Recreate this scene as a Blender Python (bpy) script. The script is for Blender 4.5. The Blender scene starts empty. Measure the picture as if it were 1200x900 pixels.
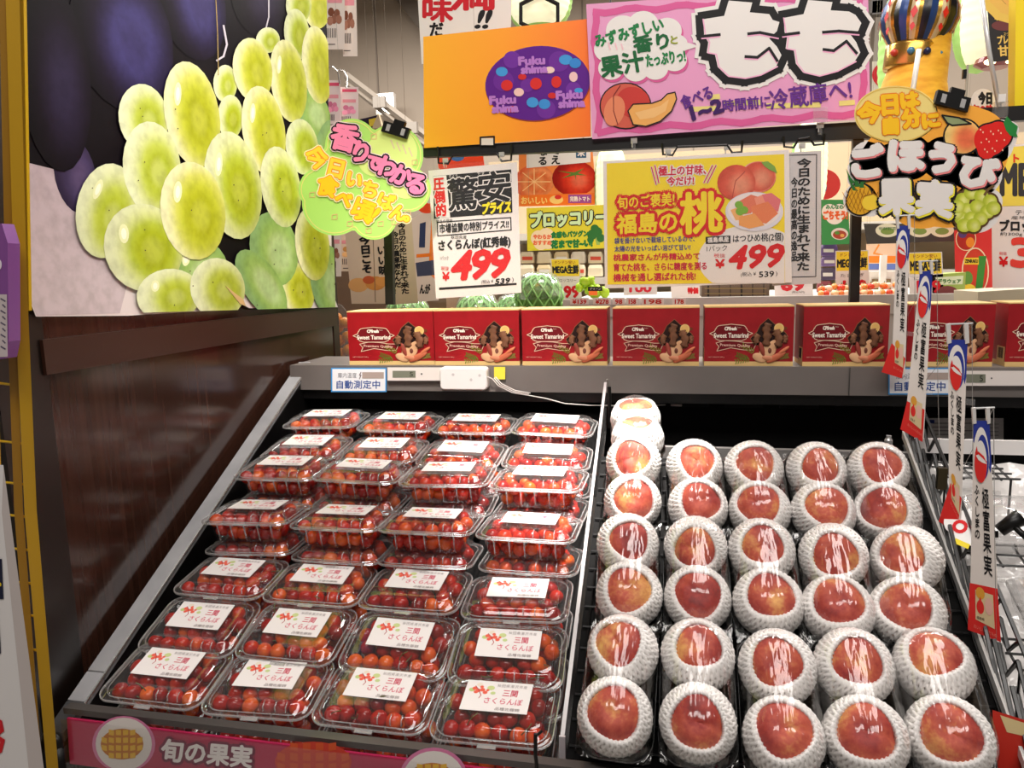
import bpy, math, random
import numpy as np
from mathutils import Vector, Matrix, Euler

random.seed(7)
rng = np.random.default_rng(7)
SC = bpy.context.scene
COL = SC.collection
PI = math.pi

# ------------------------------------------------------------------ camera
FPX = 866.0
_H = np.array([-4050., -34., FPX]); _V = np.array([130., 5725., FPX])
_X = -_H / np.linalg.norm(_H)
_Z = -(_V - (_V @ _X) * _X); _Z /= np.linalg.norm(_Z)
_Y = np.cross(_Z, _X)
MW = np.stack([_X, _Y, _Z])                 # camera axes (right, down, forward) -> world
CAM = np.array([0., 0., 1.45])
cd = bpy.data.cameras.new('camera'); cam = bpy.data.objects.new('camera', cd); COL.objects.link(cam)
_R = MW @ np.diag([1., -1., -1.])
m4 = np.eye(4); m4[:3, :3] = _R; m4[:3, 3] = CAM
cam.matrix_world = Matrix(m4.tolist())
cd.sensor_width = 36.0; cd.lens = FPX / 1200 * 36; cd.clip_start = 0.02
SC.camera = cam

# ------------------------------------------------------------------ world, lights, exposure
SC.view_settings.view_transform = 'Standard'; SC.view_settings.look = 'None'
SC.view_settings.exposure = 0.3; SC.view_settings.gamma = 1.0
SC.view_settings.use_curve_mapping = False
SC.cycles.max_bounces = 8; SC.cycles.transparent_max_bounces = 40
SC.cycles.diffuse_bounces = 3; SC.cycles.glossy_bounces = 4
SC.cycles.sample_clamp_indirect = 4.0; SC.cycles.caustics_reflective = False; SC.cycles.caustics_refractive = False
w = bpy.data.worlds.new('world'); SC.world = w; w.use_nodes = True
bg = w.node_tree.nodes['Background']; bg.inputs[0].default_value = (1.0, 0.93, 0.88, 1); bg.inputs[1].default_value = 0.15

def area(name, loc, target, sx, sy, power, col=(1, .945, .895), spread=180):
    l = bpy.data.lights.new(name, 'AREA'); l.shape = 'RECTANGLE'; l.size = sx; l.size_y = sy
    l.energy = power; l.color = col; l.spread = math.radians(spread)
    o = bpy.data.objects.new(name, l); COL.objects.link(o); o.location = loc
    o.rotation_euler = (Vector(target) - Vector(loc)).to_track_quat('-Z', 'Y').to_euler()
    return o

def spot(name, loc, target, power, ang, blend, col=(1, .94, .88), rad=.05):
    l = bpy.data.lights.new(name, 'SPOT'); l.energy = power; l.color = col
    l.spot_size = math.radians(ang); l.spot_blend = blend; l.shadow_soft_size = rad
    o = bpy.data.objects.new(name, l); COL.objects.link(o); o.location = loc
    o.rotation_euler = (Vector(target) - Vector(loc)).to_track_quat('-Z', 'Y').to_euler()
    return o

area('ceiling_lamp_front', (0.2, -0.55, 3.2), (0.1, 1.3, 1.3), 2.4, .5, 34)
area('ceiling_lamp_display', (0.35, 1.0, 3.2), (0.2, 1.2, 1.1), 1.3, .8, 20)
area('ceiling_lamp_aisle', (0.0, 3.0, 3.6), (0.0, 3.1, 0), 5.0, .5, 190)
area('ceiling_lamp_far', (0.0, 5.6, 3.9), (0.0, 6.0, 0), 7.0, .6, 260)
spot('display_spot', (0.05, 0.95, 2.75), (-0.13, 1.17, 1.12), 470, 18, 1.0)
spot('shelf_spot', (-0.3, 0.3, 2.8), (-0.45, 1.4, 1.35), 110, 22, .8)
spot('poster_spot', (0.3, 0.6, 3.0), (-0.78, 1.2, 1.62), 75, 26, .9)

# ------------------------------------------------------------------ materials
def lin(c):
    return tuple(((x / 255) / 12.92 if x / 255 <= .04045 else ((x / 255 + .055) / 1.055) ** 2.4) for x in c)

MATS = {}
def mat(rgb, rough=.5, metal=0., spec=.5, emit=0., name=None):
    key = (tuple(rgb), rough, metal, spec, emit)
    if key in MATS: return MATS[key]
    m = bpy.data.materials.new(name or 'paint'); m.use_nodes = True
    b = m.node_tree.nodes['Principled BSDF']
    c = lin(rgb) + (1,)
    b.inputs['Base Color'].default_value = c; b.inputs['Roughness'].default_value = rough
    b.inputs['Metallic'].default_value = metal; b.inputs['Specular IOR Level'].default_value = spec
    if emit:
        b.inputs['Emission Color'].default_value = c; b.inputs['Emission Strength'].default_value = emit
    m.diffuse_color = c
    MATS[key] = m
    return m

def ink(r, g, b): return mat((r, g, b), .55, 0, .25)

class NT:
    def __init__(s, name):
        s.m = bpy.data.materials.new(name); s.m.use_nodes = True; s.t = s.m.node_tree
        s.b = s.t.nodes['Principled BSDF']; s.out = s.t.nodes['Material Output']
    def n(s, kind, **kw):
        x = s.t.nodes.new(kind)
        for k, v in kw.items(): setattr(x, k, v)
        return x
    def l(s, a, b): s.t.links.new(a, b)
    def ramp(s, fac, stops):
        r = s.n('ShaderNodeValToRGB'); e = r.color_ramp.elements
        while len(e) < len(stops): e.new(.5)
        for k, (p, c) in enumerate(stops):
            e[k].position = p; e[k].color = lin(c) + (1,)
        s.l(fac, r.inputs[0]); return r.outputs[0]

def m_clear(name, base=.06, tint=(255, 255, 255), rough=.06, edge=.55, milky=0.0, bump=None):
    """thin clear plastic: see-through with a glossy skin stronger at grazing angles"""
    k = NT(name); k.t.nodes.remove(k.b)
    tr = k.n('ShaderNodeBsdfTransparent'); tr.inputs[0].default_value = lin(tint) + (1,)
    gl = k.n('ShaderNodeBsdfGlossy'); gl.inputs['Roughness'].default_value = rough
    lw = k.n('ShaderNodeLayerWeight'); lw.inputs[0].default_value = .35
    mr = k.n('ShaderNodeMapRange'); mr.inputs[3].default_value = base; mr.inputs[4].default_value = edge
    k.l(lw.outputs['Facing'], mr.inputs[0])
    mx = k.n('ShaderNodeMixShader'); k.l(mr.outputs[0], mx.inputs[0]); k.l(tr.outputs[0], mx.inputs[1]); k.l(gl.outputs[0], mx.inputs[2])
    last = mx
    if milky:
        df = k.n('ShaderNodeBsdfDiffuse'); df.inputs[0].default_value = (.9, .88, .87, 1)
        m2 = k.n('ShaderNodeMixShader'); m2.inputs[0].default_value = milky
        k.l(mx.outputs[0], m2.inputs[1]); k.l(df.outputs[0], m2.inputs[2]); last = m2
    if bump:
        tc = k.n('ShaderNodeTexCoord'); mp = k.n('ShaderNodeMapping'); mp.inputs['Scale'].default_value = bump[0]
        oi = k.n('ShaderNodeObjectInfo'); k.l(tc.outputs['Object'], mp.inputs[0])
        sc = k.n('ShaderNodeVectorMath', operation='SCALE'); cx = k.n('ShaderNodeCombineXYZ')
        k.l(oi.outputs['Random'], cx.inputs[0]); k.l(oi.outputs['Random'], cx.inputs[1]); k.l(cx.outputs[0], sc.inputs[0]); sc.inputs['Scale'].default_value = 17
        ad = k.n('ShaderNodeVectorMath', operation='ADD'); k.l(mp.outputs[0], ad.inputs[0]); k.l(sc.outputs[0], ad.inputs[1])
        nz = k.n('ShaderNodeTexNoise'); nz.inputs['Scale'].default_value = 1; nz.inputs['Detail'].default_value = 1.5
        k.l(ad.outputs[0], nz.inputs['Vector'])
        bp = k.n('ShaderNodeBump'); bp.inputs['Strength'].default_value = bump[1]; bp.inputs['Distance'].default_value = .004
        k.l(nz.outputs[0], bp.inputs['Height']); k.l(bp.outputs[0], gl.inputs['Normal'])
    k.l(last.outputs[0], k.out.inputs[0])
    return k.m

def m_cherry():
    k = NT('cherry_skin'); g = k.n('ShaderNodeNewGeometry'); oi = k.n('ShaderNodeObjectInfo')
    ad = k.n('ShaderNodeMath', operation='ADD'); k.l(g.outputs['Random Per Island'], ad.inputs[0]); k.l(oi.outputs['Random'], ad.inputs[1])
    fr = k.n('ShaderNodeMath', operation='FRACT'); k.l(ad.outputs[0], fr.inputs[0])
    tc = k.n('ShaderNodeTexCoord'); nz = k.n('ShaderNodeTexNoise'); nz.inputs['Scale'].default_value = 55; nz.inputs['Detail'].default_value = 2
    k.l(tc.outputs['Object'], nz.inputs['Vector'])
    m = k.n('ShaderNodeMath', operation='MULTIPLY_ADD'); k.l(nz.outputs[0], m.inputs[0]); m.inputs[1].default_value = .55
    m3 = k.n('ShaderNodeMath', operation='MULTIPLY'); m3.inputs[1].default_value = .6; k.l(fr.outputs[0], m3.inputs[0]); k.l(m3.outputs[0], m.inputs[2])
    c = k.ramp(m.outputs[0], [(.12, (92, 4, 4)), (.42, (160, 12, 6)), (.64, (196, 34, 8)), (.88, (230, 100, 24))])
    k.l(c, k.b.inputs['Base Color']); k.b.inputs['Roughness'].default_value = .18; k.b.inputs['Specular IOR Level'].default_value = .5
    k.b.inputs['Subsurface Weight'].default_value = 0
    return k.m

def m_peach():
    k = NT('peach_skin'); oi = k.n('ShaderNodeObjectInfo'); tc = k.n('ShaderNodeTexCoord')
    cx = k.n('ShaderNodeCombineXYZ'); k.l(oi.outputs['Random'], cx.inputs[0]); k.l(oi.outputs['Random'], cx.inputs[2])
    sc = k.n('ShaderNodeVectorMath', operation='SCALE'); k.l(cx.outputs[0], sc.inputs[0]); sc.inputs['Scale'].default_value = 3.1
    ad = k.n('ShaderNodeVectorMath', operation='ADD'); k.l(tc.outputs['Object'], ad.inputs[0]); k.l(sc.outputs[0], ad.inputs[1])
    nz = k.n('ShaderNodeTexNoise'); nz.inputs['Scale'].default_value = 22; nz.inputs['Detail'].default_value = 3; k.l(ad.outputs[0], nz.inputs['Vector'])
    n2 = k.n('ShaderNodeTexNoise'); n2.inputs['Scale'].default_value = 240; n2.inputs['Detail'].default_value = 2; k.l(ad.outputs[0], n2.inputs['Vector'])
    m = k.n('ShaderNodeMath', operation='MULTIPLY_ADD'); k.l(n2.outputs[0], m.inputs[0]); m.inputs[1].default_value = .22; k.l(nz.outputs[0], m.inputs[2])
    c = k.ramp(m.outputs[0], [(.36, (118, 24, 24)), (.52, (164, 46, 36)), (.66, (196, 84, 58)), (.84, (232, 168, 92))])
    k.l(c, k.b.inputs['Base Color']); k.b.inputs['Roughness'].default_value = .62; k.b.inputs['Sheen Weight'].default_value = .25
    return k.m

def m_wood():
    k = NT('dark_wood_laminate'); tc = k.n('ShaderNodeTexCoord'); mp = k.n('ShaderNodeMapping'); mp.inputs['Scale'].default_value = (40, 45, 1.2)
    k.l(tc.outputs['Object'], mp.inputs[0]); nz = k.n('ShaderNodeTexNoise'); nz.inputs['Scale'].default_value = 2.2; nz.inputs['Detail'].default_value = 4
    k.l(mp.outputs[0], nz.inputs['Vector'])
    c = k.ramp(nz.outputs[0], [(.3, (46, 27, 20)), (.55, (56, 34, 26)), (.75, (64, 41, 31))])
    k.l(c, k.b.inputs['Base Color']); k.b.inputs['Roughness'].default_value = .16; k.b.inputs['Specular IOR Level'].default_value = .5
    return k.m

def m_noise(name, a, b, scale, rough=.5, metal=0., stretch=(1, 1, 1), spec=.5):
    k = NT(name); tc = k.n('ShaderNodeTexCoord'); mp = k.n('ShaderNodeMapping'); mp.inputs['Scale'].default_value = stretch
    k.l(tc.outputs['Object'], mp.inputs[0]); nz = k.n('ShaderNodeTexNoise'); nz.inputs['Scale'].default_value = scale; nz.inputs['Detail'].default_value = 3
    k.l(mp.outputs[0], nz.inputs['Vector']); c = k.ramp(nz.outputs[0], [(.32, a), (.68, b)])
    k.l(c, k.b.inputs['Base Color']); k.b.inputs['Roughness'].default_value = rough; k.b.inputs['Metallic'].default_value = metal
    k.b.inputs['Specular IOR Level'].default_value = spec
    return k.m

def m_attr(name, rough=.5, speck=.0):
    k = NT(name); a = k.n('ShaderNodeAttribute', attribute_name='print_colour')
    k.l(a.outputs['Color'], k.b.inputs['Base Color']); k.b.inputs['Roughness'].default_value = rough; k.b.inputs['Specular IOR Level'].default_value = .06
    if speck:
        tc = k.n('ShaderNodeTexCoord'); nz = k.n('ShaderNodeTexNoise'); nz.inputs['Scale'].default_value = 60; nz.inputs['Detail'].default_value = 4
        k.l(tc.outputs['Object'], nz.inputs['Vector'])
        r = k.ramp(nz.outputs[0], [(.3, (232, 232, 230)), (.6, (255, 255, 255))])
        mx = k.n('ShaderNodeMix', data_type='RGBA', blend_type='MULTIPLY'); mx.inputs[0].default_value = 1
        k.l(a.outputs['Color'], mx.inputs[6]); k.l(r, mx.inputs[7]); k.l(mx.outputs[2], k.b.inputs['Base Color'])
    return k.m

CLEAR_LID = m_clear('clear_plastic', .055, rough=.06, edge=.42, milky=.02)
CLEAR_TRAY = m_clear('clear_plastic_tray', .03, rough=.08, edge=.3, milky=.015)
CLEAR_RIM = m_clear('clear_plastic_rim', .22, rough=.1, edge=.6, milky=.22)
FILM = m_clear('wrap_film', .045, rough=.12, edge=.38, milky=.0, bump=((110, 26, 30), 1.0))
SLEEVE = m_clear('clear_sleeve', .025, rough=.12, edge=.2, milky=.02)
ACRYL = m_clear('clear_acrylic', .05, rough=.05, edge=.5, milky=.06)
BAG = m_clear('clear_bag', .10, rough=.08, edge=.5, milky=.08, bump=((30, 30, 30), 1.0))
CHERRY = m_cherry(); PEACH = m_peach(); WOOD = m_wood()
WHITE = mat((236, 232, 228), .5); PAPER = mat((238, 233, 230), .55, 0, .3)
BLACK = mat((12, 11, 11), .35, 0, .35); BLACKM = mat((11, 10, 10), .75, 0, .15); DARK = mat((28, 24, 22), .5)
FOAM = mat((250, 246, 243), .6, 0, .3, name='foam'); STEM = mat((96, 92, 40), .6)
STEEL = m_noise('brushed_steel', (168, 168, 172), (192, 192, 194), 14, .3, .35, (1, 1, 1))
GREY = m_noise('grey_enamel', (112, 104, 100), (124, 116, 112), 6, .38, .2)
INKK = ink(22, 20, 22); RED = ink(214, 24, 30); CRIM = ink(206, 18, 60)

# ------------------------------------------------------------------ mesh helpers
ORG = {}
class MB:
    def __init__(s): s.v = []; s.f = []; s.m = []; s.ms = []; s.n = 0; s.c = []; s.usec = False
    def mi(s, m):
        if m not in s.ms: s.ms.append(m)
        return s.ms.index(m)
    def add(s, v, f, m, col=None):
        v = np.asarray(v, float).reshape(-1, 3); i = s.mi(m); b = s.n
        s.v.append(v); s.n += len(v)
        for q in f: s.f.append([b + k for k in q]); s.m.append(i)
        if col is None: col = np.ones((len(v), 3))
        else: s.usec = True
        s.c.append(np.broadcast_to(np.asarray(col, float), (len(v), 3)))
        return s
    def box(s, c, size, m, R=None):
        h = np.array(size) / 2
        v = np.array([[x, y, z] for x in (-1, 1) for y in (-1, 1) for z in (-1, 1)]) * h
        if R is not None: v = v @ np.asarray(R).T
        return s.add(v + np.array(c), [(0, 1, 3, 2), (4, 6, 7, 5), (0, 4, 5, 1), (2, 3, 7, 6), (0, 2, 6, 4), (1, 5, 7, 3)], m)
    def prism(s, pts, off, m):
        p = np.asarray(pts, float); n = len(p); q = p + np.asarray(off)
        f = [tuple(range(n)), tuple(range(2 * n - 1, n - 1, -1))] + [(i, i + n, (i + 1) % n + n, (i + 1) % n) for i in range(n)]
        return s.add(np.vstack([p, q]), f, m)
    def tube(s, pts, r, m, k=8, closed=False, cap=True):
        p = np.asarray(pts, float); n = len(p)
        rr = np.broadcast_to(np.asarray(r, float), (n,))
        t = np.roll(p, -1, 0) - np.roll(p, 1, 0) if closed else np.gradient(p, axis=0)
        t /= np.linalg.norm(t, axis=1)[:, None] + 1e-12
        up = np.array([0, 0, 1.]) if abs(t[0][2]) < .9 else np.array([1., 0, 0])
        a = np.cross(t[0], up); a /= np.linalg.norm(a); V = []
        for i in range(n):
            a = a - (a @ t[i]) * t[i]; a /= np.linalg.norm(a) + 1e-12; b = np.cross(t[i], a)
            for j in range(k):
                th = 2 * PI * j / k; V.append(p[i] + rr[i] * (math.cos(th) * a + math.sin(th) * b))
        f = []
        for i in range(n if closed else n - 1):
            i2 = (i + 1) % n
            for j in range(k): f.append((i * k + j, i * k + (j + 1) % k, i2 * k + (j + 1) % k, i2 * k + j))
        if cap and not closed: f += [tuple(range(k))[::-1], tuple((n - 1) * k + j for j in range(k))]
        return s.add(V, f, m)
    def lathe(s, prof, c, m, k=24, R=None, sx=1, sy=1):
        V = []; n = len(prof)
        for (r, z) in prof:
            for j in range(k):
                th = 2 * PI * j / k; V.append((r * math.cos(th) * sx, r * math.sin(th) * sy, z))
        V = np.array(V)
        if R is not None: V = V @ np.asarray(R).T
        f = [(i * k + j, i * k + (j + 1) % k, (i + 1) * k + (j + 1) % k, (i + 1) * k + j) for i in range(n - 1) for j in range(k)]
        f += [tuple(range(k))[::-1], tuple((n - 1) * k + j for j in range(k))]
        return s.add(V + np.array(c), f, m)
    def ball(s, c, r, m, k=12, h=8, sc=(1, 1, 1), R=None):
        prof = [(max(1e-5, math.sin(PI * i / h)) * r, -math.cos(PI * i / h) * r) for i in range(h + 1)]
        V = []
        for (a, z) in prof:
            for j in range(k):
                th = 2 * PI * j / k; V.append((a * math.cos(th) * sc[0], a * math.sin(th) * sc[1], z * sc[2]))
        V = np.array(V)
        if R is not None: V = V @ np.asarray(R).T
        f = [(i * k + j, i * k + (j + 1) % k, (i + 1) * k + (j + 1) % k, (i + 1) * k + j) for i in range(h) for j in range(k)]
        return s.add(V + np.array(c), f, m)
    def build(s, name, parent=None, org=None, smooth=False, label=None, cat=None, group=None, kind=None):
        v = np.vstack(s.v)
        if parent is not None: o3 = ORG[parent.name]
        elif org is not None: o3 = np.array(org, float)
        else: o3 = np.array([(v[:, 0].min() + v[:, 0].max()) / 2, (v[:, 1].min() + v[:, 1].max()) / 2, v[:, 2].min()])
        me = bpy.data.meshes.new(name); me.from_pydata((v - o3).tolist(), [], s.f)
        for m in s.ms: me.materials.append(m)
        me.polygons.foreach_set('material_index', s.m)
        if smooth: me.polygons.foreach_set('use_smooth', [True] * len(s.f))
        if s.usec:
            at = me.color_attributes.new('print_colour', 'FLOAT_COLOR', 'POINT')
            c = np.ones((len(v), 4)); c[:, :3] = np.vstack(s.c); at.data.foreach_set('color', c.ravel())
        me.update()
        o = bpy.data.objects.new(name, me); COL.objects.link(o)
        if parent is not None: o.parent = parent
        else: o.location = o3
        ORG[o.name] = o3
        tag(o, label, cat, group, kind)
        return o

def tag(o, label=None, cat=None, group=None, kind=None):
    if label: o['label'] = label
    if cat: o['category'] = cat
    if group: o['group'] = group
    if kind: o['kind'] = kind
    return o

def thing(name, label, cat, loc, group=None):
    o = bpy.data.objects.new(name, None); COL.objects.link(o); o.location = loc; o.empty_display_size = .05
    ORG[o.name] = np.array(loc, float)
    return tag(o, label, cat, group)

def dup(o, mtx=None, parent=None, label=None, group=None):
    c = o.copy(); COL.objects.link(c)
    if parent is not None: c.parent = parent
    if mtx is not None: c.matrix_world = mtx
    if label: c['label'] = label
    if group: c['group'] = group
    for ch in o.children: dup(ch, None, c)
    return c

def rotx(a):
    c, s = math.cos(a), math.sin(a); return np.array([[1, 0, 0], [0, c, -s], [0, s, c]])
def roty(a):
    c, s = math.cos(a), math.sin(a); return np.array([[c, 0, s], [0, 1, 0], [-s, 0, c]])
def rotz(a):
    c, s = math.cos(a), math.sin(a); return np.array([[c, -s, 0], [s, c, 0], [0, 0, 1]])
def M4(R, t):
    m = np.eye(4); m[:3, :3] = R; m[:3, 3] = t; return Matrix(m.tolist())

# ------------------------------------------------------------------ from the photograph's pixels to points on real planes
def ray_plane(pts, p, n):
    pts = np.asarray(pts, float).reshape(-1, 2)
    d = np.column_stack([(pts[:, 0] - 600) / FPX, (pts[:, 1] - 450) / FPX, np.ones(len(pts))]) @ MW.T
    t = ((np.asarray(p, float) - CAM) @ n) / (d @ n)
    return CAM + d * t[:, None]
FRONT = np.array([0., -1., 0.])
def at(x, y, Y): return ray_plane([(x, y)], (0, Y, 0), FRONT)[0]

_G = {}
def glyphs(s):
    if s in _G: return _G[s]
    c = bpy.data.curves.new('t', 'FONT'); c.body = s; c.resolution_u = 2
    o = bpy.data.objects.new('t', c); COL.objects.link(o)
    me = bpy.data.meshes.new_from_object(o.evaluated_get(bpy.context.evaluated_depsgraph_get()))
    v = np.array([x.co[:2] for x in me.vertices]); f = [tuple(p.vertices) for p in me.polygons]
    bpy.data.objects.remove(o); bpy.data.curves.remove(c); bpy.data.meshes.remove(me)
    _G[s] = (v, f); return _G[s]

def Q(x0, y0, x1, y1, sh=0): return [(x0 + sh, y0), (x1 + sh, y0), (x1, y1), (x0, y1)]
def RQ(cx, cy, w, h, a):
    a = math.radians(a); c, s = math.cos(a), math.sin(a)
    return [(cx + x * c - y * s, cy + x * s + y * c) for x, y in ((-w / 2, -h / 2), (w / 2, -h / 2), (w / 2, h / 2), (-w / 2, h / 2))]
def bil(q, u, v):
    q = np.asarray(q, float); u = np.asarray(u)[:, None]; v = np.asarray(v)[:, None]
    return q[0] * (1 - u) * (1 - v) + q[1] * u * (1 - v) + q[2] * u * v + q[3] * (1 - u) * v
LAY = .00035
class Sheet:
    """a flat printed sheet: 2D marks (x right, y down) laid on it in thin layers"""
    def __init__(s, fn): s.fn = fn; s.k = 0
    def put(s, mb, pts, f, m, L, col=None):
        s.k += 1; L = L + (s.k % 80) * .003
        mb.add(s.fn(np.asarray(pts, float), L * LAY), f, m, col)
    def poly(s, mb, pts, m, L=1): s.put(mb, pts, [tuple(range(len(pts)))[::-1]], m, L)
    def board(s, mb, pts, m, t=.004):
        a = s.fn(np.asarray(pts, float), 0); b = s.fn(np.asarray(pts, float), -t); mb.prism(a, (b - a)[0], m)
    def ell(s, mb, cx, cy, rx, ry, m, L=1, rot=0, k=28):
        t = np.linspace(0, 2 * PI, k, endpoint=False); a = math.radians(rot); x = rx * np.cos(t); y = ry * np.sin(t)
        s.poly(mb, np.column_stack([cx + x * math.cos(a) - y * math.sin(a), cy + x * math.sin(a) + y * math.cos(a)]), m, L)
    def line(s, mb, pts, w, m, L=1, closed=False):
        p = np.asarray(pts, float)
        if closed: p = np.vstack([p, p[:1]])
        for i in range(len(p) - 1):
            d = p[i + 1] - p[i]; n = np.array([-d[1], d[0]]) / (np.linalg.norm(d) + 1e-9) * w / 2; e = d / (np.linalg.norm(d) + 1e-9) * w * .3
            s.poly(mb, [p[i] - n - e, p[i + 1] - n + e, p[i + 1] + n + e, p[i] + n - e], m, L + i * .004)
    def _t(s, mb, P, f, m, L, r):
        if r <= 0: s.put(mb, P, f, m, L); return
        k = 8 if r < 3 else 12
        for i in range(k):
            a = 2 * PI * i / k; s.put(mb, P + r * np.array([math.cos(a), math.sin(a)]), f, m, L + i * .012)
        s.put(mb, P, f, m, L + .15)
    def text(s, mb, st, q, m, L=2, r=0):
        v, f = glyphs(st); a = v.min(0); b = v.max(0)
        s._t(mb, bil(q, (v[:, 0] - a[0]) / (b[0] - a[0]), 1 - (v[:, 1] - a[1]) / (b[1] - a[1])), f, m, L, r)
    def vtext(s, mb, st, q, m, L=2, r=0):
        n = len(st); q = np.asarray(q, float)
        for i, ch in enumerate(st):
            if ch == ' ': continue
            v, f = glyphs(ch)
            s._t(mb, bil(q, v[:, 0], (i + 1 - (v[:, 1] + .12)) / n), f, m, L, r)
    def ctext(s, mb, ch, q, m, L=2, r=0):
        v, f = glyphs(ch); s._t(mb, bil(q, v[:, 0], 1 - (v[:, 1] + .12)), f, m, L, r)
    def otext(s, mb, st, q, layers, L=2, vert=False):
        for i, (m, r) in enumerate(layers): (s.vtext if vert else s.text)(mb, st, q, m, L + i * .6, r)
def plane_sheet(p, n):
    n = np.asarray(n, float); n /= np.linalg.norm(n); p = np.asarray(p, float)
    return Sheet(lambda pts, off: ray_plane(pts, p + n * off, n))
def Ysheet(Y): return plane_sheet((0, Y, 0), FRONT)
def local_sheet(o, u, v, n):
    o, u, v, n = [np.asarray(x, float) for x in (o, u, v, n)]
    return Sheet(lambda pts, off: o + np.asarray(pts)[:, :1] * u + np.asarray(pts)[:, 1:2] * v + n * off)
def quad_sheet(q, Y):
    S = Ysheet(Y); return Sheet(lambda pts, off: S.fn(bil(q, np.asarray(pts)[:, 0], np.asarray(pts)[:, 1]), off))

# ================================================================== the setting
def struct(mb, name): return mb.build(name, kind='structure')
WALLM = m_noise('beige_wall', (150, 136, 120), (158, 144, 128), 1.5, .6)
b = MB(); b.box((0, 2.5, -.05), (12, 11, .1), m_noise('floor_vinyl', (150, 145, 138), (165, 160, 152), 3, .3)); struct(b, 'floor')
b = MB(); b.box((0, 2.5, 4.35), (12, 11, .1), mat((120, 110, 100), .8)); struct(b, 'ceiling')
b = MB(); b.box((0, 7.55, 2.15), (12, .1, 4.3), WALLM)
for i in range(-5, 6): b.box((i * 1.05 + .2, 7.497, 2.15), (.012, .01, 4.3), mat((120, 108, 96), .6))
struct(b, 'wall_back')
b = MB(); b.box((-6.05, 2.5, 2.15), (.1, 11, 4.3), WALLM); struct(b, 'wall_left')
b = MB(); b.box((6.05, 2.5, 2.15), (.1, 11, 4.3), WALLM); struct(b, 'wall_right')
# sloping dark bulkheads under the ceiling and the pale handrail-like trim on the wall
b = MB()
P = [at(x, y, 7.3) for x, y in ((440, -30), (560, -30), (560, 80), (495, 38))]
b.prism(P, (0, .12, 0), mat((104, 94, 84), .7)); struct(b, 'trim_1')
b = MB(); P = [at(x, y, 7.3) for x, y in ((1120, 10), (1180, -40), (1030, -40), (1020, 120))]
b.prism(P, (0, .12, 0), mat((112, 103, 92), .7)); struct(b, 'trim_2')
b = MB(); b.tube([at(405, 88, 6.9), at(500, 160, 6.9)], .035, mat((150, 140, 128), .5), 4)
b.tube([at(405, 97, 6.9), at(500, 172, 6.9)], .02, mat((140, 130, 118), .5), 4)
for x, y in ((445, 120), (482, 150)): b.box(at(x, y, 6.85), (.12, .05, .1), mat((150, 142, 132), .5))
struct(b, 'trim_3')
t = MB(); c = at(450, 121, 7.2)
t.box(c, (.13, .06, .14), mat((255, 250, 240), .4, emit=9)); t.box(c + [0, .05, 0], (.19, .06, .2), mat((225, 220, 212), .4))
t.build('wall_lamp', label='small bright square wall lamp above the pale sloping rail', cat='lamp')

# ================================================================== the display case
TH = math.radians(28.3); TT = math.tan(TH)
ZS = lambda Y: .907 + (Y - .745) * TT               # slope of the rails and of the peach bin
NS = np.array([0, -math.sin(TH), math.cos(TH)]); SS = np.array([0, math.cos(TH), math.sin(TH)])
RS = rotx(TH)
P0 = np.array([0, .745, .907])
XL, XD, XR = -.742, -.1155, .356                     # left rail, clear divider, right divider
YF, YL, YB = .735, 1.38, 1.46                        # front, shelf lip, back panel
XE = .75
case = thing('display_case', 'black refrigerated display case with sloping fruit bins and grey shelf behind', 'display case', (0, 1.05, 0))
def cpart(mb, name, label=None, smooth=False): return mb.build(name, case, label=label, smooth=smooth)
b = MB()
b.box((0, .78, .41), (1.53, .06, .82), BLACK); b.box((0, 1.12, .35), (1.5, .6, .7), BLACK)
cpart(b, 'base')
# cherry bin floor, lower than the rails, and the peach bin floor
b = MB(); zf = lambda Y: .826 + (Y - .77) * .545
b.prism([(XL, .76, zf(.76)), (XD - .006, .76, zf(.76)), (XD - .006, 1.44, zf(1.44)), (XL, 1.44, zf(1.44))], (0, 0, -.02), BLACKM); cpart(b, 'cherry_bin_floor')
b = MB(); o = -.012
b.prism([(XD + .004, .76, ZS(.76) + o), (XR + .01, .76, ZS(.76) + o), (XR + .01, 1.205, ZS(1.205) + o), (XD + .004, 1.205, ZS(1.205) + o)], (0, 0, -.02), BLACKM)
for i in range(17):
    x = XD + .014 + i * .0275; b.tube([(x, .765, ZS(.765) + o + .003), (x, 1.2, ZS(1.2) + o + .003)], .0016, BLACK, 5)
for i in range(16):
    y = .77 + i * .028; b.tube([(XD + .006, y, ZS(y) + o + .004), (XR + .006, y, ZS(y) + o + .004)], .0016, BLACK, 5)
cpart(b, 'peach_bin_floor')
b = MB(); b.box((.155, 1.212, ZS(1.212) - .012), (.42, .012, .03), mat((150, 146, 144), .3, .3)); cpart(b, 'bin_edge', 'thin pale metal edge behind the peaches')
# left steel rail
b = MB(); w_ = .026
for (ya, yb, m) in ((.79, 1.425, STEEL), (.752, .788, mat((222, 222, 226), .25, .6)), (.715, .75, mat((120, 120, 122), .35, .8))):
    q = [(XL - w_, ya, ZS(ya)), (XL, ya, ZS(ya)), (XL, yb, ZS(yb)), (XL - w_, yb, ZS(yb))]
    b.prism(q, (0, 0, -.012), m)
b.prism([(XL, .75, ZS(.75)), (XL + .002, .75, ZS(.75)), (XL + .002, 1.425, ZS(1.425)), (XL, 1.425, ZS(1.425))], (0, 0, -.004), mat((235, 232, 228), .2, .8))
cpart(b, 'side_rail', 'brushed steel rail along the sloping edge')
b = MB(); b.prism([(XL - w_, .73, .05), (XL - w_, .73, ZS(.73) - .012), (XL - w_, 1.44, ZS(1.44) - .012), (XL - w_, 1.44, .05)], (w_, 0, 0), BLACK); cpart(b, 'side_wall')
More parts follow.
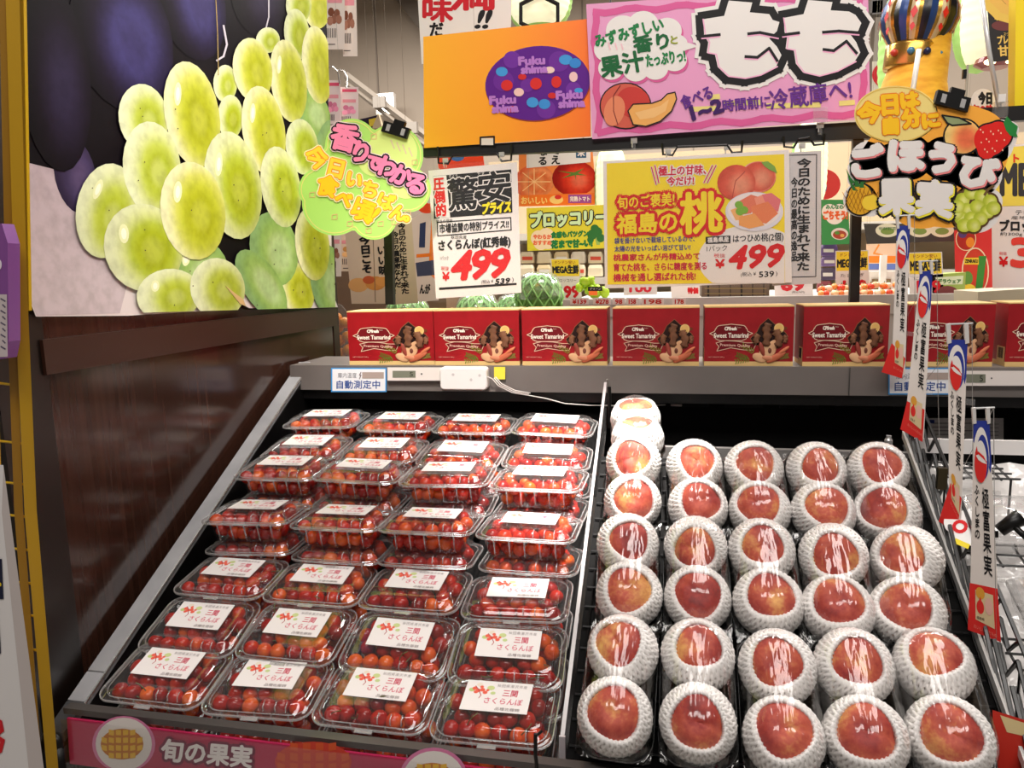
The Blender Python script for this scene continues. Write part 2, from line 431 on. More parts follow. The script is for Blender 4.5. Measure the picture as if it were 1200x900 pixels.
b = MB(); b.prism([(XE, .73, .05), (XE, .73, ZS(.73) - .012), (XE, 1.44, ZS(1.44) - .012), (XE, 1.44, .05)], (w_, 0, 0), BLACK); cpart(b, 'side_wall')
b = MB(); b.tube([(XL - .02, .722, .872), (XL - .02, .722, .8)], .02, BLACK, 14); b.ball((XL - .02, .722, .872), .02, BLACK, 14, 8); cpart(b, 'corner_cap', smooth=True)
# back panel with dark slots, shelf with its grey lip
b = MB(); b.box((0, YB + .02, 1.12), (1.53, .03, .26), BLACKM)
for i in range(14): b.box((-.66 + i * .1, YB + .003, 1.185), (.07, .006, .006), mat((4, 4, 4), .9))
cpart(b, 'back_panel')
b = MB(); b.box((0.0, YL + .08, 1.266), (1.53, .16, .012), GREY)
b.prism([(-.765, YL, 1.272), (-.765, YL - .004, 1.222), (-.765, YL + .003, 1.222), (-.765, YL + .006, 1.262)], (1.53, 0, 0), GREY)
b.box((.3075, YL - .005, 1.247), (.0012, .002, .05), mat((70, 66, 64), .5))
cpart(b, 'shelf', 'grey shelf with a front lip')
b = MB(); b.box((0, YL + .05, 1.212), (1.53, .09, .02), BLACK); cpart(b, 'shelf_channel')
# front price rail with its pink banner
zt, zb = .908, .842
b = MB(); b.prism([(XL - .004, .722, zt + .012), (XL - .004, .735, zt + .012), (XL - .004, .735, zt + .004), (XL - .004, .722, zt + .004)], (1.5, 0, 0), mat((84, 80, 78), .2, .2))
cpart(b, 'rail_lip', 'grey rail lip')
SB = plane_sheet((0, .718, .87), (0, -1, 0))
ban = [tuple(x) for x in ((-.738, .718, .909), (.6, .718, .909), (.6, .718, .846), (-.742, .718, .846))]
b = MB(); b.prism([ban[i] for i in (0, 1, 2, 3)], (0, .003, 0), ink(186, 40, 84)); banner = cpart(b, 'banner', 'crimson pink banner with mango pictures')
b = MB()
SB.ell(b, 145, 872, 37, 33, ink(222, 130, 172), 1); SB.ell(b, 145, 872, 33, 31, ink(240, 232, 226), 2)
def mango(S, mb, cx, cy, rx, ry, base, cube, L, rows=4, cols=6):
    S.ell(mb, cx, cy, rx, ry, base, L)
    for i in range(cols):
        for j in range(rows):
            u = (i + .5) / cols * 2 - 1; v = (j + .5) / rows * 2 - 1
            if u * u + v * v > .85: continue
            x, y = cx + u * rx, cy + v * ry; e = min(rx / cols, ry / rows) * .74; sk = u * e * .3
            S.poly(mb, [(x - e, y - e + sk), (x + e, y - e - sk), (x + e, y + e - sk), (x - e, y + e + sk)], cube, L + 1)
b.build('backing_print', banner); b = MB(); mango(SB, b, 143, 872, 25, 18, ink(206, 122, 10), ink(240, 186, 36), 3)
b.build('mango_print', banner); b = MB(); mango(SB, b, 367, 893, 45, 24, ink(208, 66, 50), ink(216, 88, 48), 2)
b.build('mango_print', banner); b = MB(); SB.ell(b, 508, 912, 40, 36, ink(222, 130, 172), 1); SB.ell(b, 508, 913, 36, 33, ink(240, 232, 226), 2)
mango(SB, b, 506, 914, 28, 20, ink(206, 122, 10), ink(240, 186, 36), 3)
b.build('mango_print', banner)
b = MB(); qb = [(191, 866), (296, 875), (294, 900), (188, 891)]
SB.otext(b, '旬の果実', qb, [(ink(120, 22, 66), 4.2), (ink(245, 238, 236), 1.0)], 4); b.build('lettering', banner)
b = MB(); b.prism([(XL, .712, .911), (.74, .712, .911), (.74, .712, .842), (XL, .712, .842)], (0, .0012, 0), m_clear('banner_cover', .04, rough=.15, edge=.2)); cpart(b, 'clear_cover')

# clear divider between cherries and peaches; a bright front edge
dv = thing('bin_divider', 'clear upright divider between the cherry packs and the peaches', 'divider', (XD, .76, .86))
b = MB(); b.prism([(XD, .765, ZS(.765) - .085), (XD, .765, ZS(.765) + .005), (XD, 1.36, ZS(1.36) + .005), (XD, 1.36, ZS(1.36) - .085)], (-.002, 0, 0), ACRYL); b.build('panel', dv)
b = MB(); b.prism([(XD - .004, .765, ZS(.765) + .004), (XD + .001, .765, ZS(.765) + .004), (XD + .001, 1.36, ZS(1.36) + .004), (XD - .004, 1.36, ZS(1.36) + .004)], (0, 0, .0025), mat((190, 186, 186), .25, .5))
b.box((XD - .001, .763, ZS(.765) - .02), (.007, .003, .06), mat((235, 235, 238), .15, .4)); b.build('edge_strip', dv, label='pale glossy edge strip')
b = MB(); b.tube([(XD + .006, 1.352, 1.16), (XD + .006, 1.352, 1.238)], .004, BLACK, 6); b.tube([(XD + .006, 1.352, 1.238), (XD + .003, 1.347, 1.252)], .0022, mat((170, 166, 160), .3, .6), 6); b.build('back_post', dv)
b = MB(); c = at(628, 880, .708); b.tube([c + [0, 0, .02], c + [.0, -.003, .0], c + [.001, 0, -.024]], .0022, BLACK, 6); b.tube([c + [0, 0, .0165], c + [.006, .006, .02]], .0018, BLACK, 5)
b.build('cable_tie', label='black cable tie round the front price rail', cat='cable tie')

# ------------------------------------------------------------------ wooden side panel and the grape poster
XP = -.785
SP = plane_sheet((XP, 0, 0), (1, 0, 0))
sp = thing('wooden_side_board', 'dark brown wood laminate side panel left of the cherry bin', 'panel', (XP, 1.2, 0))
b = MB(); b.box((XP - .012, 1.215, .96), (.024, .84, 1.9), WOOD); b.build('panel', sp)
b = MB(); b.box((XP - .013, .76, .96), (.03, .075, 1.9), mat((24, 16, 12), .35)); b.build('edge_post', sp, label='near-black edge post')
b = MB(); b.box((XP - .013, 1.645, .96), (.03, .03, 1.9), mat((44, 26, 18), .4)); b.build('edge_post', sp, label='dark brown edge post')
b = MB(); b.box((XP + .0035, 1.215, 1.357), (.007, .85, .045), mat((52, 28, 20), .35)); b.build('top_trim', sp)

PRINT = m_attr('poster_print', .5, 1)
def grape(S, mb, cx, cy, rx, ry, rot, cols, L, hl=(-.25, -.3), k=24):
    """a photographed fruit in print: cols are sRGB rings from the rim to the middle"""
    a = math.radians(rot); V = []; C = []; n = 11; radii = np.linspace(1, 0.0, n); cl = np.array([lin(c) for c in cols]); xs = np.linspace(0, 1, len(cols))
    for i, r in enumerate(radii):
        for j in range(k if i < n - 1 else 1):
            t = 2 * PI * j / k; x = r * rx * math.cos(t) + hl[0] * rx * (1 - r); y = r * ry * math.sin(t) + hl[1] * ry * (1 - r)
            V.append((cx + x * math.cos(a) - y * math.sin(a), cy + x * math.sin(a) + y * math.cos(a)))
            ux, uy = x / rx, y / ry; d = math.hypot(ux - .22, (uy - .12) * .9); u = min(1, max(0, (1.12 - d) / 1.0)); u = u * u * (3 - 2 * u)
            dk = 1 - .16 * max(0, uy * .6 + ux * .5) * r
            C.append([np.interp(u * .86, xs, cl[:, q]) * dk for q in range(3)])
    f = [(i * k + j, i * k + (j + 1) % k, (i + 1) * k + (j + 1) % k, (i + 1) * k + j)[::-1] for i in range(n - 2) for j in range(k)]
    f += [((n - 2) * k + j, (n - 2) * k + (j + 1) % k, (n - 1) * k)[::-1] for j in range(k)]
    S.put(mb, V, f, PRINT, L, C)
poster = thing('grape_poster', 'large poster of purple and green grapes on the wood side panel', 'poster', at(210, 370, 1.2) * 0 + np.array([XP, 1.2, 1.38]))
SPp = plane_sheet((XP + .0105, 0, 0), (1, 0, 0))
outer = [(22, -40), (381, -40), (384, 120), (388, 250), (389, 318), (393, 352), (396, 360), (340, 362), (292, 361), (284, 357), (276, 362), (150, 370), (42, 371), (34, 350), (27, 150)]
b = MB(); SPp.board(b, outer, mat((225, 214, 210), .35), .0012); sheet = b.build('paper', poster)
b = MB()
SPp.put(b, [(22, -40), (381, -40), (388, 250), (280, 330), (200, 330), (95, 200), (29, 205)], [tuple(range(7))[::-1]], PRINT, .5, [lin((12, 7, 13))] * 7)
bl = lin((206, 190, 192)); bd = lin((190, 172, 178))
SPp.put(b, [(30, 190), (70, 200), (125, 270), (150, 330), (140, 369), (43, 370), (35, 350)], [tuple(range(7))[::-1]], PRINT, .7, [bd, bd, bl, bl, bl, bl, bl])
grape(SPp, b, 88, 205, 24, 46, -12, [(46, 36, 60), (70, 58, 92), (90, 74, 108)], 1)
PU = [(9, 5, 11), (24, 15, 34), (40, 32, 66), (60, 54, 104), (48, 40, 78)]
PD = [(10, 6, 10), (20, 12, 24), (34, 25, 46), (48, 40, 68)]
grape(SPp, b, 302, -8, 32, 52, -8, PD, 1.5); grape(SPp, b, 222, -5, 40, 78, -14, PU, 2, (-.3, -.1)); grape(SPp, b, 142, 42, 58, 92, -16, PU, 2.5, (-.35, -.3))
grape(SPp, b, 64, 92, 42, 110, -6, PD, 3, (-.1, -.4))
SPp.line(b, [(262, 30), (266, 52), (262, 66), (254, 71)], 2.2, ink(196, 190, 200), 3.4); SPp.line(b, [(315, -5), (315, 20), (311, 36)], 1.6, ink(190, 186, 196), 3.4)
GP = [(214, 220, 176), (206, 214, 140), (176, 190, 62), (160, 172, 26), (190, 196, 90)]       # pale bloom rim, lime middle
GY = [(226, 226, 176), (204, 206, 96), (186, 192, 52), (168, 174, 28), (196, 198, 84)]
GD = [(136, 172, 110), (142, 178, 92), (156, 188, 100), (182, 206, 140), (166, 198, 130)]
GL = [(222, 228, 186), (210, 218, 150), (188, 200, 84), (170, 184, 46), (204, 210, 130)]
greens = [(264, 98, 14, 22, 0, GL), (270, 137, 15, 26, 0, GP), (372, 8, 16, 26, 0, GY), (350, 6, 15, 22, 0, GP), (314, 47, 14, 15, 0, GL),
          (348, 40, 15, 30, -6, GP), (367, 133, 19, 30, -20, GD), (372, 76, 18, 46, -6, GY), (338, 95, 21, 49, -8, GY), (296, 82, 23, 38, -8, GY),
          (388, 190, 20, 50, 0, GD), (354, 172, 19, 33, -8, GP), (309, 153, 25, 53, -9, GY), (168, 138, 29, 40, -8, GL), (232, 320, 36, 40, 0, GD), (348, 338, 20, 32, -12, GY), (386, 330, 22, 44, -8, GD),
          (321, 292, 28, 44, -10, GD), (225, 134, 32, 63, -10, GY), (329, 219, 23, 48, -9, GP), (125, 247, 36, 56, 8, GL), (178, 197, 34, 55, -6, GL),
          (273, 217, 33, 64, -9, GP), (366, 286, 20, 43, -6, GY), (168, 290, 46, 52, -16, GP), (306, 333, 22, 46, -32, GD), (198, 346, 38, 31, -8, GL), (255, 338, 32, 36, -14, GL), (226, 247, 38, 58, -8, GY)]
def hit(x, y): return None
for i, (cx, cy, rx, ry, rot, cols) in enumerate(greens):
    # keep the print on the sheet: grapes cut by the sheet's edge are trimmed to it
    grape(SPp, b, cx, cy, rx, ry, -abs(rot) if rot < 0 else rot, cols, 4 + i * .25, (0, 0))
    if rx > 20 and i % 2 == 0:      # the pale glint printed on the fruit
        a_ = math.radians(rot); gx_, gy_ = cx - rx * .38 * math.cos(a_) + ry * .42 * math.sin(a_), cy - rx * .38 * math.sin(a_) - ry * .42 * math.cos(a_)
        SPp.ell(b, gx_, gy_, rx * .13, ry * .22, ink(226, 230, 176), 4.12 + i * .25, rot + 12, 14); SPp.ell(b, gx_, gy_, rx * .07, ry * .13, ink(240, 242, 214), 4.16 + i * .25, rot + 12, 12)
for i in range(30):
    g = greens[12 + i % (len(greens) - 12)]; a = random.random() * 6.28; r = random.random() * .7
    SPp.ell(b, g[0] + g[2] * r * math.cos(a), g[1] + g[3] * r * math.sin(a), .8, .8, ink(74, 62, 30), 12, k=6)
# trim everything to the sheet outline in the sheet's own right edge and bottom
def clip_mesh(mb, planes):
    import bmesh
    me = bpy.data.meshes.new('t'); v = np.vstack(mb.v); me.from_pydata(v.tolist(), [], mb.f)
    me.polygons.foreach_set('material_index', mb.m)
    at_ = me.color_attributes.new('print_colour', 'FLOAT_COLOR', 'POINT'); c = np.ones((len(v), 4)); c[:, :3] = np.vstack(mb.c); at_.data.foreach_set('color', c.ravel())
    bm = bmesh.new(); bm.from_mesh(me)
    for co, no in planes:
        bmesh.ops.bisect_plane(bm, geom=bm.verts[:] + bm.edges[:] + bm.faces[:], dist=1e-6, plane_co=co, plane_no=no, clear_outer=True)
    bm.to_mesh(me); bm.free(); bpy.data.meshes.remove
    v = np.array([x.co[:] for x in me.vertices]); cc = np.zeros(len(v) * 4); me.color_attributes['print_colour'].data.foreach_get('color', cc)
    nb = MB(); nb.ms = mb.ms; nb.v = [v]; nb.c = [cc.reshape(-1, 4)[:, :3]]; nb.f = [tuple(p.vertices) for p in me.polygons]; nb.m = [p.material_index for p in me.polygons]; nb.n = len(v); nb.usec = True
    bpy.data.meshes.remove(me); return nb
def edge_plane(p0, p1):
    a, c = SPp.fn([p0, p1], 0); d = np.array(c) - np.array(a); n = np.cross(d, [1, 0, 0]); n /= np.linalg.norm(n); return a, n
pls = []
for (p0, p1, inside) in (((381, -40), (392, 362), (200, 200)), ((40, 370), (392, 360), (200, 200)), ((24, -40), (35, 371), (200, 200))):
    a, n = edge_plane(p0, p1); q = SPp.fn([inside], 0)[0]
    if (q - a) @ n > 0: n = -n
    pls.append((tuple(a), tuple(n)))
b = clip_mesh(b, pls); b.build('grape_print', poster)
b = MB(); q = SPp.fn([(264, 335), (281, 356), (288, 359), (285, 351)], .004); b.prism(q, (.0006, 0, 0), mat((214, 178, 120), .5)); b.build('torn_corner', poster, label='torn curled corner of the paper')
b = MB(); b.tube(SPp.fn([(253, 0), (255, 40), (256, 88)], .003), .0008, mat((170, 140, 60), .4), 5); b.build('crease', poster)

# ------------------------------------------------------------------ things at the far left
t = thing('yellow_rack', 'yellow metal rack post with wire grid at the left', 'rack', at(30, 700, .70))
b = MB()
for (pts, m, r) in (([(14, -30), (24, 330), (36, 600), (62, 905)], mat((172, 132, 10), .35), .0085), ([(4, -30), (11, 300), (22, 600), (45, 905)], mat((150, 108, 8), .4), .006)):
    b.tube([at(x, y, .70) for x, y in pts], r, m, 4)
b.build('post', t)
b = MB(); b.prism([at(x, y, .715) for x, y in ((12, -30), (27, -30), (34, 364), (16, 364))], (0, .004, 0), mat((206, 168, 8), .3)); b.build('corner_guard', t, label='wide glossy yellow guard')
for y in (452, 520, 568, 606, 645, 684, 722, 762):
    b = MB(); b.tube([at(-25, y - 6, .705), at(24 + (y - 450) * .07, y, .705)], .0016, mat((190, 150, 20), .4), 5); b.build('wire', t)
b = MB(); b.tube([at(-6, 380, .705), at(8, 830, .705)], .0016, mat((190, 150, 20), .4), 5); b.build('wire', t)
S = Ysheet(.66); t = thing('purple_bag', 'purple snack bag hanging at the left edge by the yellow post', 'bag', at(-10, 420, .66))
b = MB(); P = [at(x, y, .66) for x, y in ((-30, 262), (2, 262), (9, 285), (10, 400), (6, 420), (-30, 424))]; b.prism(P, (0, .015, 0), mat((126, 72, 140), .3)); b.build('pouch', t)
b = MB(); S.poly(b, [(-30, 345), (8, 345), (9, 418), (-30, 420)], ink(196, 184, 184), 2); S.ell(b, -1, 310, 3, 6, ink(225, 215, 225), 2)
for i in range(9): S.line(b, [(1 + (i % 2) * 2, 350 + i * 7), (6, 353 + i * 7)], 1.6, ink(90, 80, 100), 3)
b.build('print', t)
S = Ysheet(.52); t = thing('white_price_board', 'tall white board with navy and red marks leaning at the lower left', 'sign', at(0, 900, .52))
b = MB(); S.board(b, [(-60, 540), (4, 545), (14, 620), (52, 905), (-60, 905)], mat((226, 222, 220), .5), .004); b.build('board', t)
b = MB(); S.poly(b, [(4, 545), (14, 620), (52, 905), (34, 905), (2, 600)], ink(198, 188, 184), 1)
S.poly(b, [(-50, 655), (2, 655), (4, 702), (-50, 705)], ink(26, 30, 54), 2); S.poly(b, [(-50, 715), (-2, 715), (1, 766), (-50, 768)], ink(26, 30, 54), 2)
S.ell(b, 0, 685, 1.6, 2.2, ink(220, 200, 40), 3); S.line(b, [(-12, 850), (0, 846), (2, 856), (-6, 862), (3, 868), (0, 880), (-10, 886)], 5, ink(206, 30, 40), 2); b.build('print', t)

# ================================================================== cherry packs
def rr(w, d, r, z, k=6):
    pts = []
    for cx, cy, a0 in ((w / 2 - r, d / 2 - r, 0), (-w / 2 + r, d / 2 - r, 90), (-w / 2 + r, -d / 2 + r, 180), (w / 2 - r, -d / 2 + r, 270)):
        for i in range(k + 1):
            a = math.radians(a0 + 90 * i / k); pts.append((cx + r * math.cos(a), cy + r * math.sin(a), z))
    return pts
def loft(mb, loops, m, cap0=False, cap1=False):
    n = len(loops[0]); V = np.vstack(loops)
    f = [(i * n + j, i * n + (j + 1) % n, (i + 1) * n + (j + 1) % n, (i + 1) * n + j) for i in range(len(loops) - 1) for j in range(n)]
    if cap0: f.append(tuple(range(n))[::-1])
    if cap1: f.append(tuple((len(loops) - 1) * n + j for j in range(n)))
    mb.add(V, f, m)
PW, PD_, LIDZ = .147, .104, .0485
ORG_ = (0, 0, 0)
pack = thing('cherry_pack', 'x', 'cherry pack', ORG_)
b = MB(); loft(b, [rr(PW - .036, PD_ - .034, .014, 0), rr(PW - .03, PD_ - .03, .016, .002), rr(PW - .016, PD_ - .016, .018, .032), rr(PW, PD_, .02, .0335)], CLEAR_TRAY, cap0=True)
for sx in np.linspace(-.045, .045, 5):
    for sy in (-1, 1): b.tube([(sx, sy * (PD_ / 2 - .016), .003), (sx, sy * (PD_ / 2 - .0085), .031)], .0012, CLEAR_RIM, 5)
b.build('tray', pack, smooth=True)
b = MB(); loft(b, [rr(PW, PD_, .02, .0352), rr(PW - .013, PD_ - .013, .017, .0356), rr(PW - .022, PD_ - .022, .016, .0455), rr(PW - .03, PD_ - .03, .014, .0478), rr(PW - .05, PD_ - .046, .01, .0478)], CLEAR_LID, cap1=True)
for x0 in (.014, .03, .044): b.tube([(x0, -.036, .0468), (x0 + .0, -.0425, .0445), (x0, -.0445, .038)], .0009, CLEAR_RIM, 5)
b.build('lid', pack, smooth=True)
b = MB()
for z, w_, d_ in ((.0335, PW, PD_), (.0356, PW, PD_), (.0356, PW - .013, PD_ - .013)): b.tube(rr(w_, d_, .02, z, 5), .0008, CLEAR_RIM, 5, closed=True)
b.box((-.045, PD_ / 2 + .003, .035), (.02, .008, .0012), CLEAR_RIM); b.box((.0, -PD_ / 2 - .0025, .035), (.022, .006, .0012), CLEAR_RIM)
b.build('rim', pack)
b = MB(); LW, LH, LYO = .082, .047, .007; b.box((0, LYO, .0482), (LW, LH, .0005), mat((244, 238, 236), .45)); lab = b.build('label_sticker', pack, label='white printed label')
ORG[lab.name] = np.zeros(3)
SL = local_sheet((-LW / 2, LYO + LH / 2, .04848), (LW / 100, 0, 0), (0, -LH / 60, 0), (0, 0, 1))
b = MB(); LAY = .00006
for x, y, r, c in ((10, 20, 5, (196, 210, 140)), (38, 14, 6, (206, 216, 150)), (20, 9, 5, (238, 226, 210)), (43, 24, 4, (200, 214, 150))): SL.ell(b, x, y, r, r * .8, ink(*c), 1, k=10)
for x, y, r in ((14, 17, 4), (20, 21, 4), (26, 19, 4.2), (17, 24, 3.6), (31, 24, 3.8), (24, 13, 3), (34, 19, 2.6)): SL.ell(b, x, y, r, r * .9, ink(236, 104, 84), 2, k=10)
SL.line(b, [(14, 12), (20, 19), (26, 30), (24, 36)], 1.2, ink(180, 60, 60), 3)
for i, ch in enumerate('秋田県湯沢市産'): SL.text(b, ch, Q(47 + i * 6.6, 5, 52.5 + i * 6.6, 11), ink(150, 140, 140), 3)
SL.text(b, '三関', Q(58, 16, 80, 29), ink(206, 60, 90), 3, .2)
SL.text(b, 'さくらんぼ', Q(33, 33, 90, 45), ink(214, 76, 104), 3, .1)
SL.text(b, '品種佐藤錦', Q(52, 51, 88, 57), ink(130, 116, 116), 3)
b.build('label_print', lab); LAY = .00035

def cherry_mesh(k=14, h=10, seed=0):
    r = .0108; b = MB(); V = []
    for i in range(h + 1):
        th = PI * i / h
        for j in range(k):
            ph = 2 * PI * j / k; q = r * (1 - .22 * math.exp(-(th / .42) ** 2) + .03 * math.cos(ph) ** 2 * math.sin(th))
            V.append((q * math.sin(th) * math.cos(ph) + 1e-6 * j, q * math.sin(th) * math.sin(ph), q * math.cos(th) * .95))
    f = [(i * k + j, i * k + (j + 1) % k, (i + 1) * k + (j + 1) % k, (i + 1) * k + j)[::-1] for i in range(h) for j in range(k)]
    b.add(V, f, CHERRY); return b
cherry0 = cherry_mesh().build('cherry', org=(0, 0, 0), smooth=True, label='x', cat='cherry')
b = MB(); b.tube([(0, 0, .0075), (.002, .001, .0125), (.007, .003, .0175), (.013, .006, .0185)], .0007, STEM, 4); b.build('stem', cherry0)
cV = np.array([v.co[:] for v in cherry0.data.vertices]); cF = [tuple(p.vertices) for p in cherry0.data.polygons]
up_pos, low_pos = [], []
for r_, y in enumerate((-.0325, -.0109, .0109, .0325)):
    n = 6 if r_ % 2 == 0 else 5
    for i in range(n): up_pos.append(((i - (n - 1) / 2) * .0208, y * .93, .0315))
for i in range(6): low_pos.append(((i - 2.5) * .0185, -.026, .0125))
for s_ in (-1, 1):
    for y in (-.006, .016): low_pos.append((s_ * .044, y, .0125))
def rrot():
    q = rng.normal(size=4); q /= np.linalg.norm(q); w_, x, y, z = q
    return np.array([[1 - 2 * (y * y + z * z), 2 * (x * y - z * w_), 2 * (x * z + y * w_)], [2 * (x * y + z * w_), 1 - 2 * (x * x + z * z), 2 * (y * z - x * w_)], [2 * (x * z - y * w_), 2 * (y * z + x * w_), 1 - 2 * (x * x + y * y)]])
CX = [-.648, -.4995, -.3515, -.2035]
ROWS = [  # from the front: Y of the label, px y of the label of the column at the divider, tilt, stacked below
    (.800, 817, 14, 1), (.872, 754, 19, 1), (.955, 688, 8, 1), (1.040, 606, 0, 1), (1.128, 550, 4, 1), (1.212, 524, 9, 1), (1.300, 489, 4, 0)]
RN = ['front row', 'second row from front', 'third row from front', 'fourth row from front', 'fifth row from front', 'second row from back', 'back row']
CN = ['touching steel rail', 'second from rail', 'third from rail', 'by clear divider']
bulk = MB(); first = [True]; n_ind = 0; cherry_used = [False]
for ri, (Yr, py, tilt, below) in enumerate(ROWS):
    for ci, cx in enumerate(CX):
        px = [(200, 326, 448, 582), (232, 348, 470, 599), (268, 376, 484, 609), (292, 387, 496, 608), (329, 420, 518, 622), (357, 447, 543, 636), (388, 478, 563, 648)][ri][ci]
        pyc = [(776, 791, 801, 817), (718, 725, 741, 754), (662, 671, 676, 688), (589, 596, 599, 606), (537, 541, 545, 551), (513, 517, 523, 526), (482, 487, 490, 490)][ri][ci]
        z = np.mean([at(600, py, Yr)[2]] + [at(px, pyc, Yr)[2]])
        R = rotz(math.radians(rng.uniform(-2.5, 2.5))) @ rotx(math.radians(tilt + rng.uniform(-1.5, 1.5))) @ roty(math.radians(rng.uniform(-1.5, 1.5)))
        o = np.array([cx + rng.uniform(-.003, .003), Yr, z]) - R @ np.array([0, LYO, LIDZ])
        M = M4(R, o); where = '%s, %s' % (RN[ri], CN[ci])
        lb = 'labelled clear cherry pack atop its stack, ' + where
        if first[0]:
            first[0] = False; pk = pack; pk.matrix_world = M
        else: pk = dup(pack, M)
        pk['label'] = lb; pk['group'] = 'labelled cherry packs on top of the stacks'
        stacks = [(R, o, 0)]
        if below:
            R2 = R @ rotz(math.radians(rng.uniform(-2, 2))); o2 = o - R[:, 2] * .0495 + R[:, 1] * rng.uniform(-.004, .002) + np.array([rng.uniform(-.003, .003), 0, 0])
            p2 = bpy.data.objects.new('cherry_pack', None); COL.objects.link(p2); p2.matrix_world = M4(R2, o2); p2['category'] = 'cherry pack'
            p2['label'] = 'unlabelled clear cherry pack under another, ' + where; p2['group'] = 'cherry packs underneath'
            for ch in pack.children:
                if not ch.name.startswith('label'): dup(ch, None, p2)
            stacks.append((R2, o2, 1))
        for (Rk, ok, lvl) in stacks:
            pos = [(p, 0) for p in up_pos] + [(p, 1) for p in low_pos]
            for qi, (p, lay) in enumerate(pos):
                pp = np.array(p) + rng.normal(size=3) * np.array([.0014, .0014, .0008]); T = rrot(); s_ = rng.uniform(.94, 1.03)
                ind = lvl == 0 and ((ri < 2 and (lay == 0 or qi < 22 + 6)) or (ri == 2 and lay == 0)) and n_ind < 300
                w_ = ok + Rk @ pp
                if ind:
                    n_ind += 1; Mc = M4(Rk @ T * s_, w_); g = 'cherries in the labelled pack, ' + where
                    l_ = 'red cherry in labelled pack, ' + where
                    if not cherry_used[0]:
                        cherry_used[0] = True; c_ = cherry0; c_.matrix_world = Mc
                    elif rng.random() < .3: c_ = dup(cherry0, Mc)
                    else:
                        c_ = cherry0.copy(); COL.objects.link(c_); c_.matrix_world = Mc
                    c_['label'] = l_; c_['group'] = g
                else: bulk.add((cV * s_) @ (Rk @ T).T + w_, cF, CHERRY)
print('cherries', n_ind)
bulk.build('cherries', smooth=True, label='orange red cherries in the packs behind and underneath', cat='cherries', kind='stuff')

# ================================================================== peaches
def peach_mesh(seed):
    b = MB(); k, h, r = 32, 22, .0392; V = []
    for i in range(h + 1):
        th = PI * i / h
        for j in range(k):
            ph = 2 * PI * j / k
            q = 1 - .17 * math.exp(-(th / .30) ** 2) - .055 * math.exp(-(min(ph, 2 * PI - ph) / .22) ** 2) * math.exp(-((th - .8) / .8) ** 2) - .04 * math.exp(-((PI - th) / .3) ** 2)
            q *= 1 + .02 * math.sin(ph * 2 + seed) * math.sin(th)
            V.append((q * r * math.sin(th) * math.cos(ph) + 1e-7 * j, q * r * math.sin(th) * math.sin(ph), q * r * math.cos(th) * .95))
    f = [(i * k + j, i * k + (j + 1) % k, (i + 1) * k + (j + 1) % k, (i + 1) * k + j)[::-1] for i in range(h) for j in range(k)]
    b.add(V, f, PEACH); return b
def net_mesh(th0, th1, seed):
    b = MB(); N, n = 36, 11; R0 = .0402
    for sgn in (-1, 1):
        for i in range(N):
            pts = []; rad = []
            for j in range(n):
                u = j / (n - 1); th = th0 + (th1 - th0) * u + .05 * math.sin(3 * 2 * PI * i / N + seed)
                ph = 2 * PI * (i / N) + sgn * u * 2 * PI * 4.0 / N
                R_ = R0 + .0006 * sgn * math.cos(u * 4.0 * 2 * PI)
                pts.append((R_ * math.sin(th) * math.cos(ph), R_ * math.sin(th) * math.sin(ph), R_ * math.cos(th) * .97))
            rad = [.0036] + [.0026] * (n - 2) + [.0026]
            b.tube(pts, rad, FOAM, 5)
    return b
pe_proto = []
for s_ in range(4):
    p_ = peach_mesh(s_ * 1.7).build('peach', org=(0, 0, 0), smooth=True, label='x', cat='peach')
    net_mesh(math.radians((43, 47, 41, 45)[s_]), math.radians(138), s_).build('foam_net', p_, smooth=True, label='white foam net sleeve')
    pe_proto.append(p_)
pe_used = [False] * 4
PKW, PKL = .0834, .166
ppack = thing('peach_pack', 'x', 'peach pack', (0, 0, 0))
b = MB(); TB = mat((12, 12, 12), .18)
loft(b, [rr(PKW - .022, PKL - .02, .018, .0), rr(PKW - .02, PKL - .02, .02, .0015), rr(PKW - .003, PKL - .004, .026, .030), rr(PKW, PKL, .028, .0325), rr(PKW, PKL, .028, .0305), rr(PKW - .004, PKL - .006, .026, .028), rr(PKW - .024, PKL - .024, .016, .0035)], TB, True, True)
b.build('tray', ppack, smooth=True, label='glossy black plastic tray')
b = MB(); gx, gy = 22, 40; V = []; hz = .0415; RC = .0432
for j in range(gy + 1):
    for i in range(gx + 1):
        u = (i / gx * 2 - 1); v = (j / gy * 2 - 1)
        # map the square grid to the rounded outline of the tray
        x = u * PKW / 2 * math.sqrt(max(0, 1 - .10 * v ** 8)); y = v * PKL / 2 * math.sqrt(max(0, 1 - .06 * u ** 8))
        dy = max(0, abs(y) - .040); d = math.hypot(x, dy); cap_ = hz + math.sqrt(max(0, RC * RC - d * d)) if d < RC else 0
        q = (abs(u) ** 3 + (dy / (PKL / 2 - .040)) ** 3) ** (1 / 3); pil = .033 + (.080 - .033) * max(0, 1 - q ** 2.0)
        V.append((x, y, max(cap_ if q < .97 else 0, pil, .033)))
f = [(j * (gx + 1) + i, j * (gx + 1) + i + 1, (j + 1) * (gx + 1) + i + 1, (j + 1) * (gx + 1) + i) for j in range(gy) for i in range(gx)]
b.add(V, f, FILM); b.build('wrap_film', ppack, smooth=True, label='tight clear wrap film')
PC = [[(743, 541), (741, 587), (737, 637), (736, 695), (729, 763), (722, 835)], [(814, 545), (817, 594), (815, 641), (817, 699), (817, 770), (818, 841)],
      [(883, 548), (890, 598), (892, 643), (900, 706), (910, 784), (918, 858)], [(955, 550), (965, 600), (974, 652), (983, 712), (999, 782), (1014, 860)],
      [(1027, 551), (1040, 600), (1058, 656), (1067, 714), (1091, 779), (1113, 862)]]
ppu = [False]
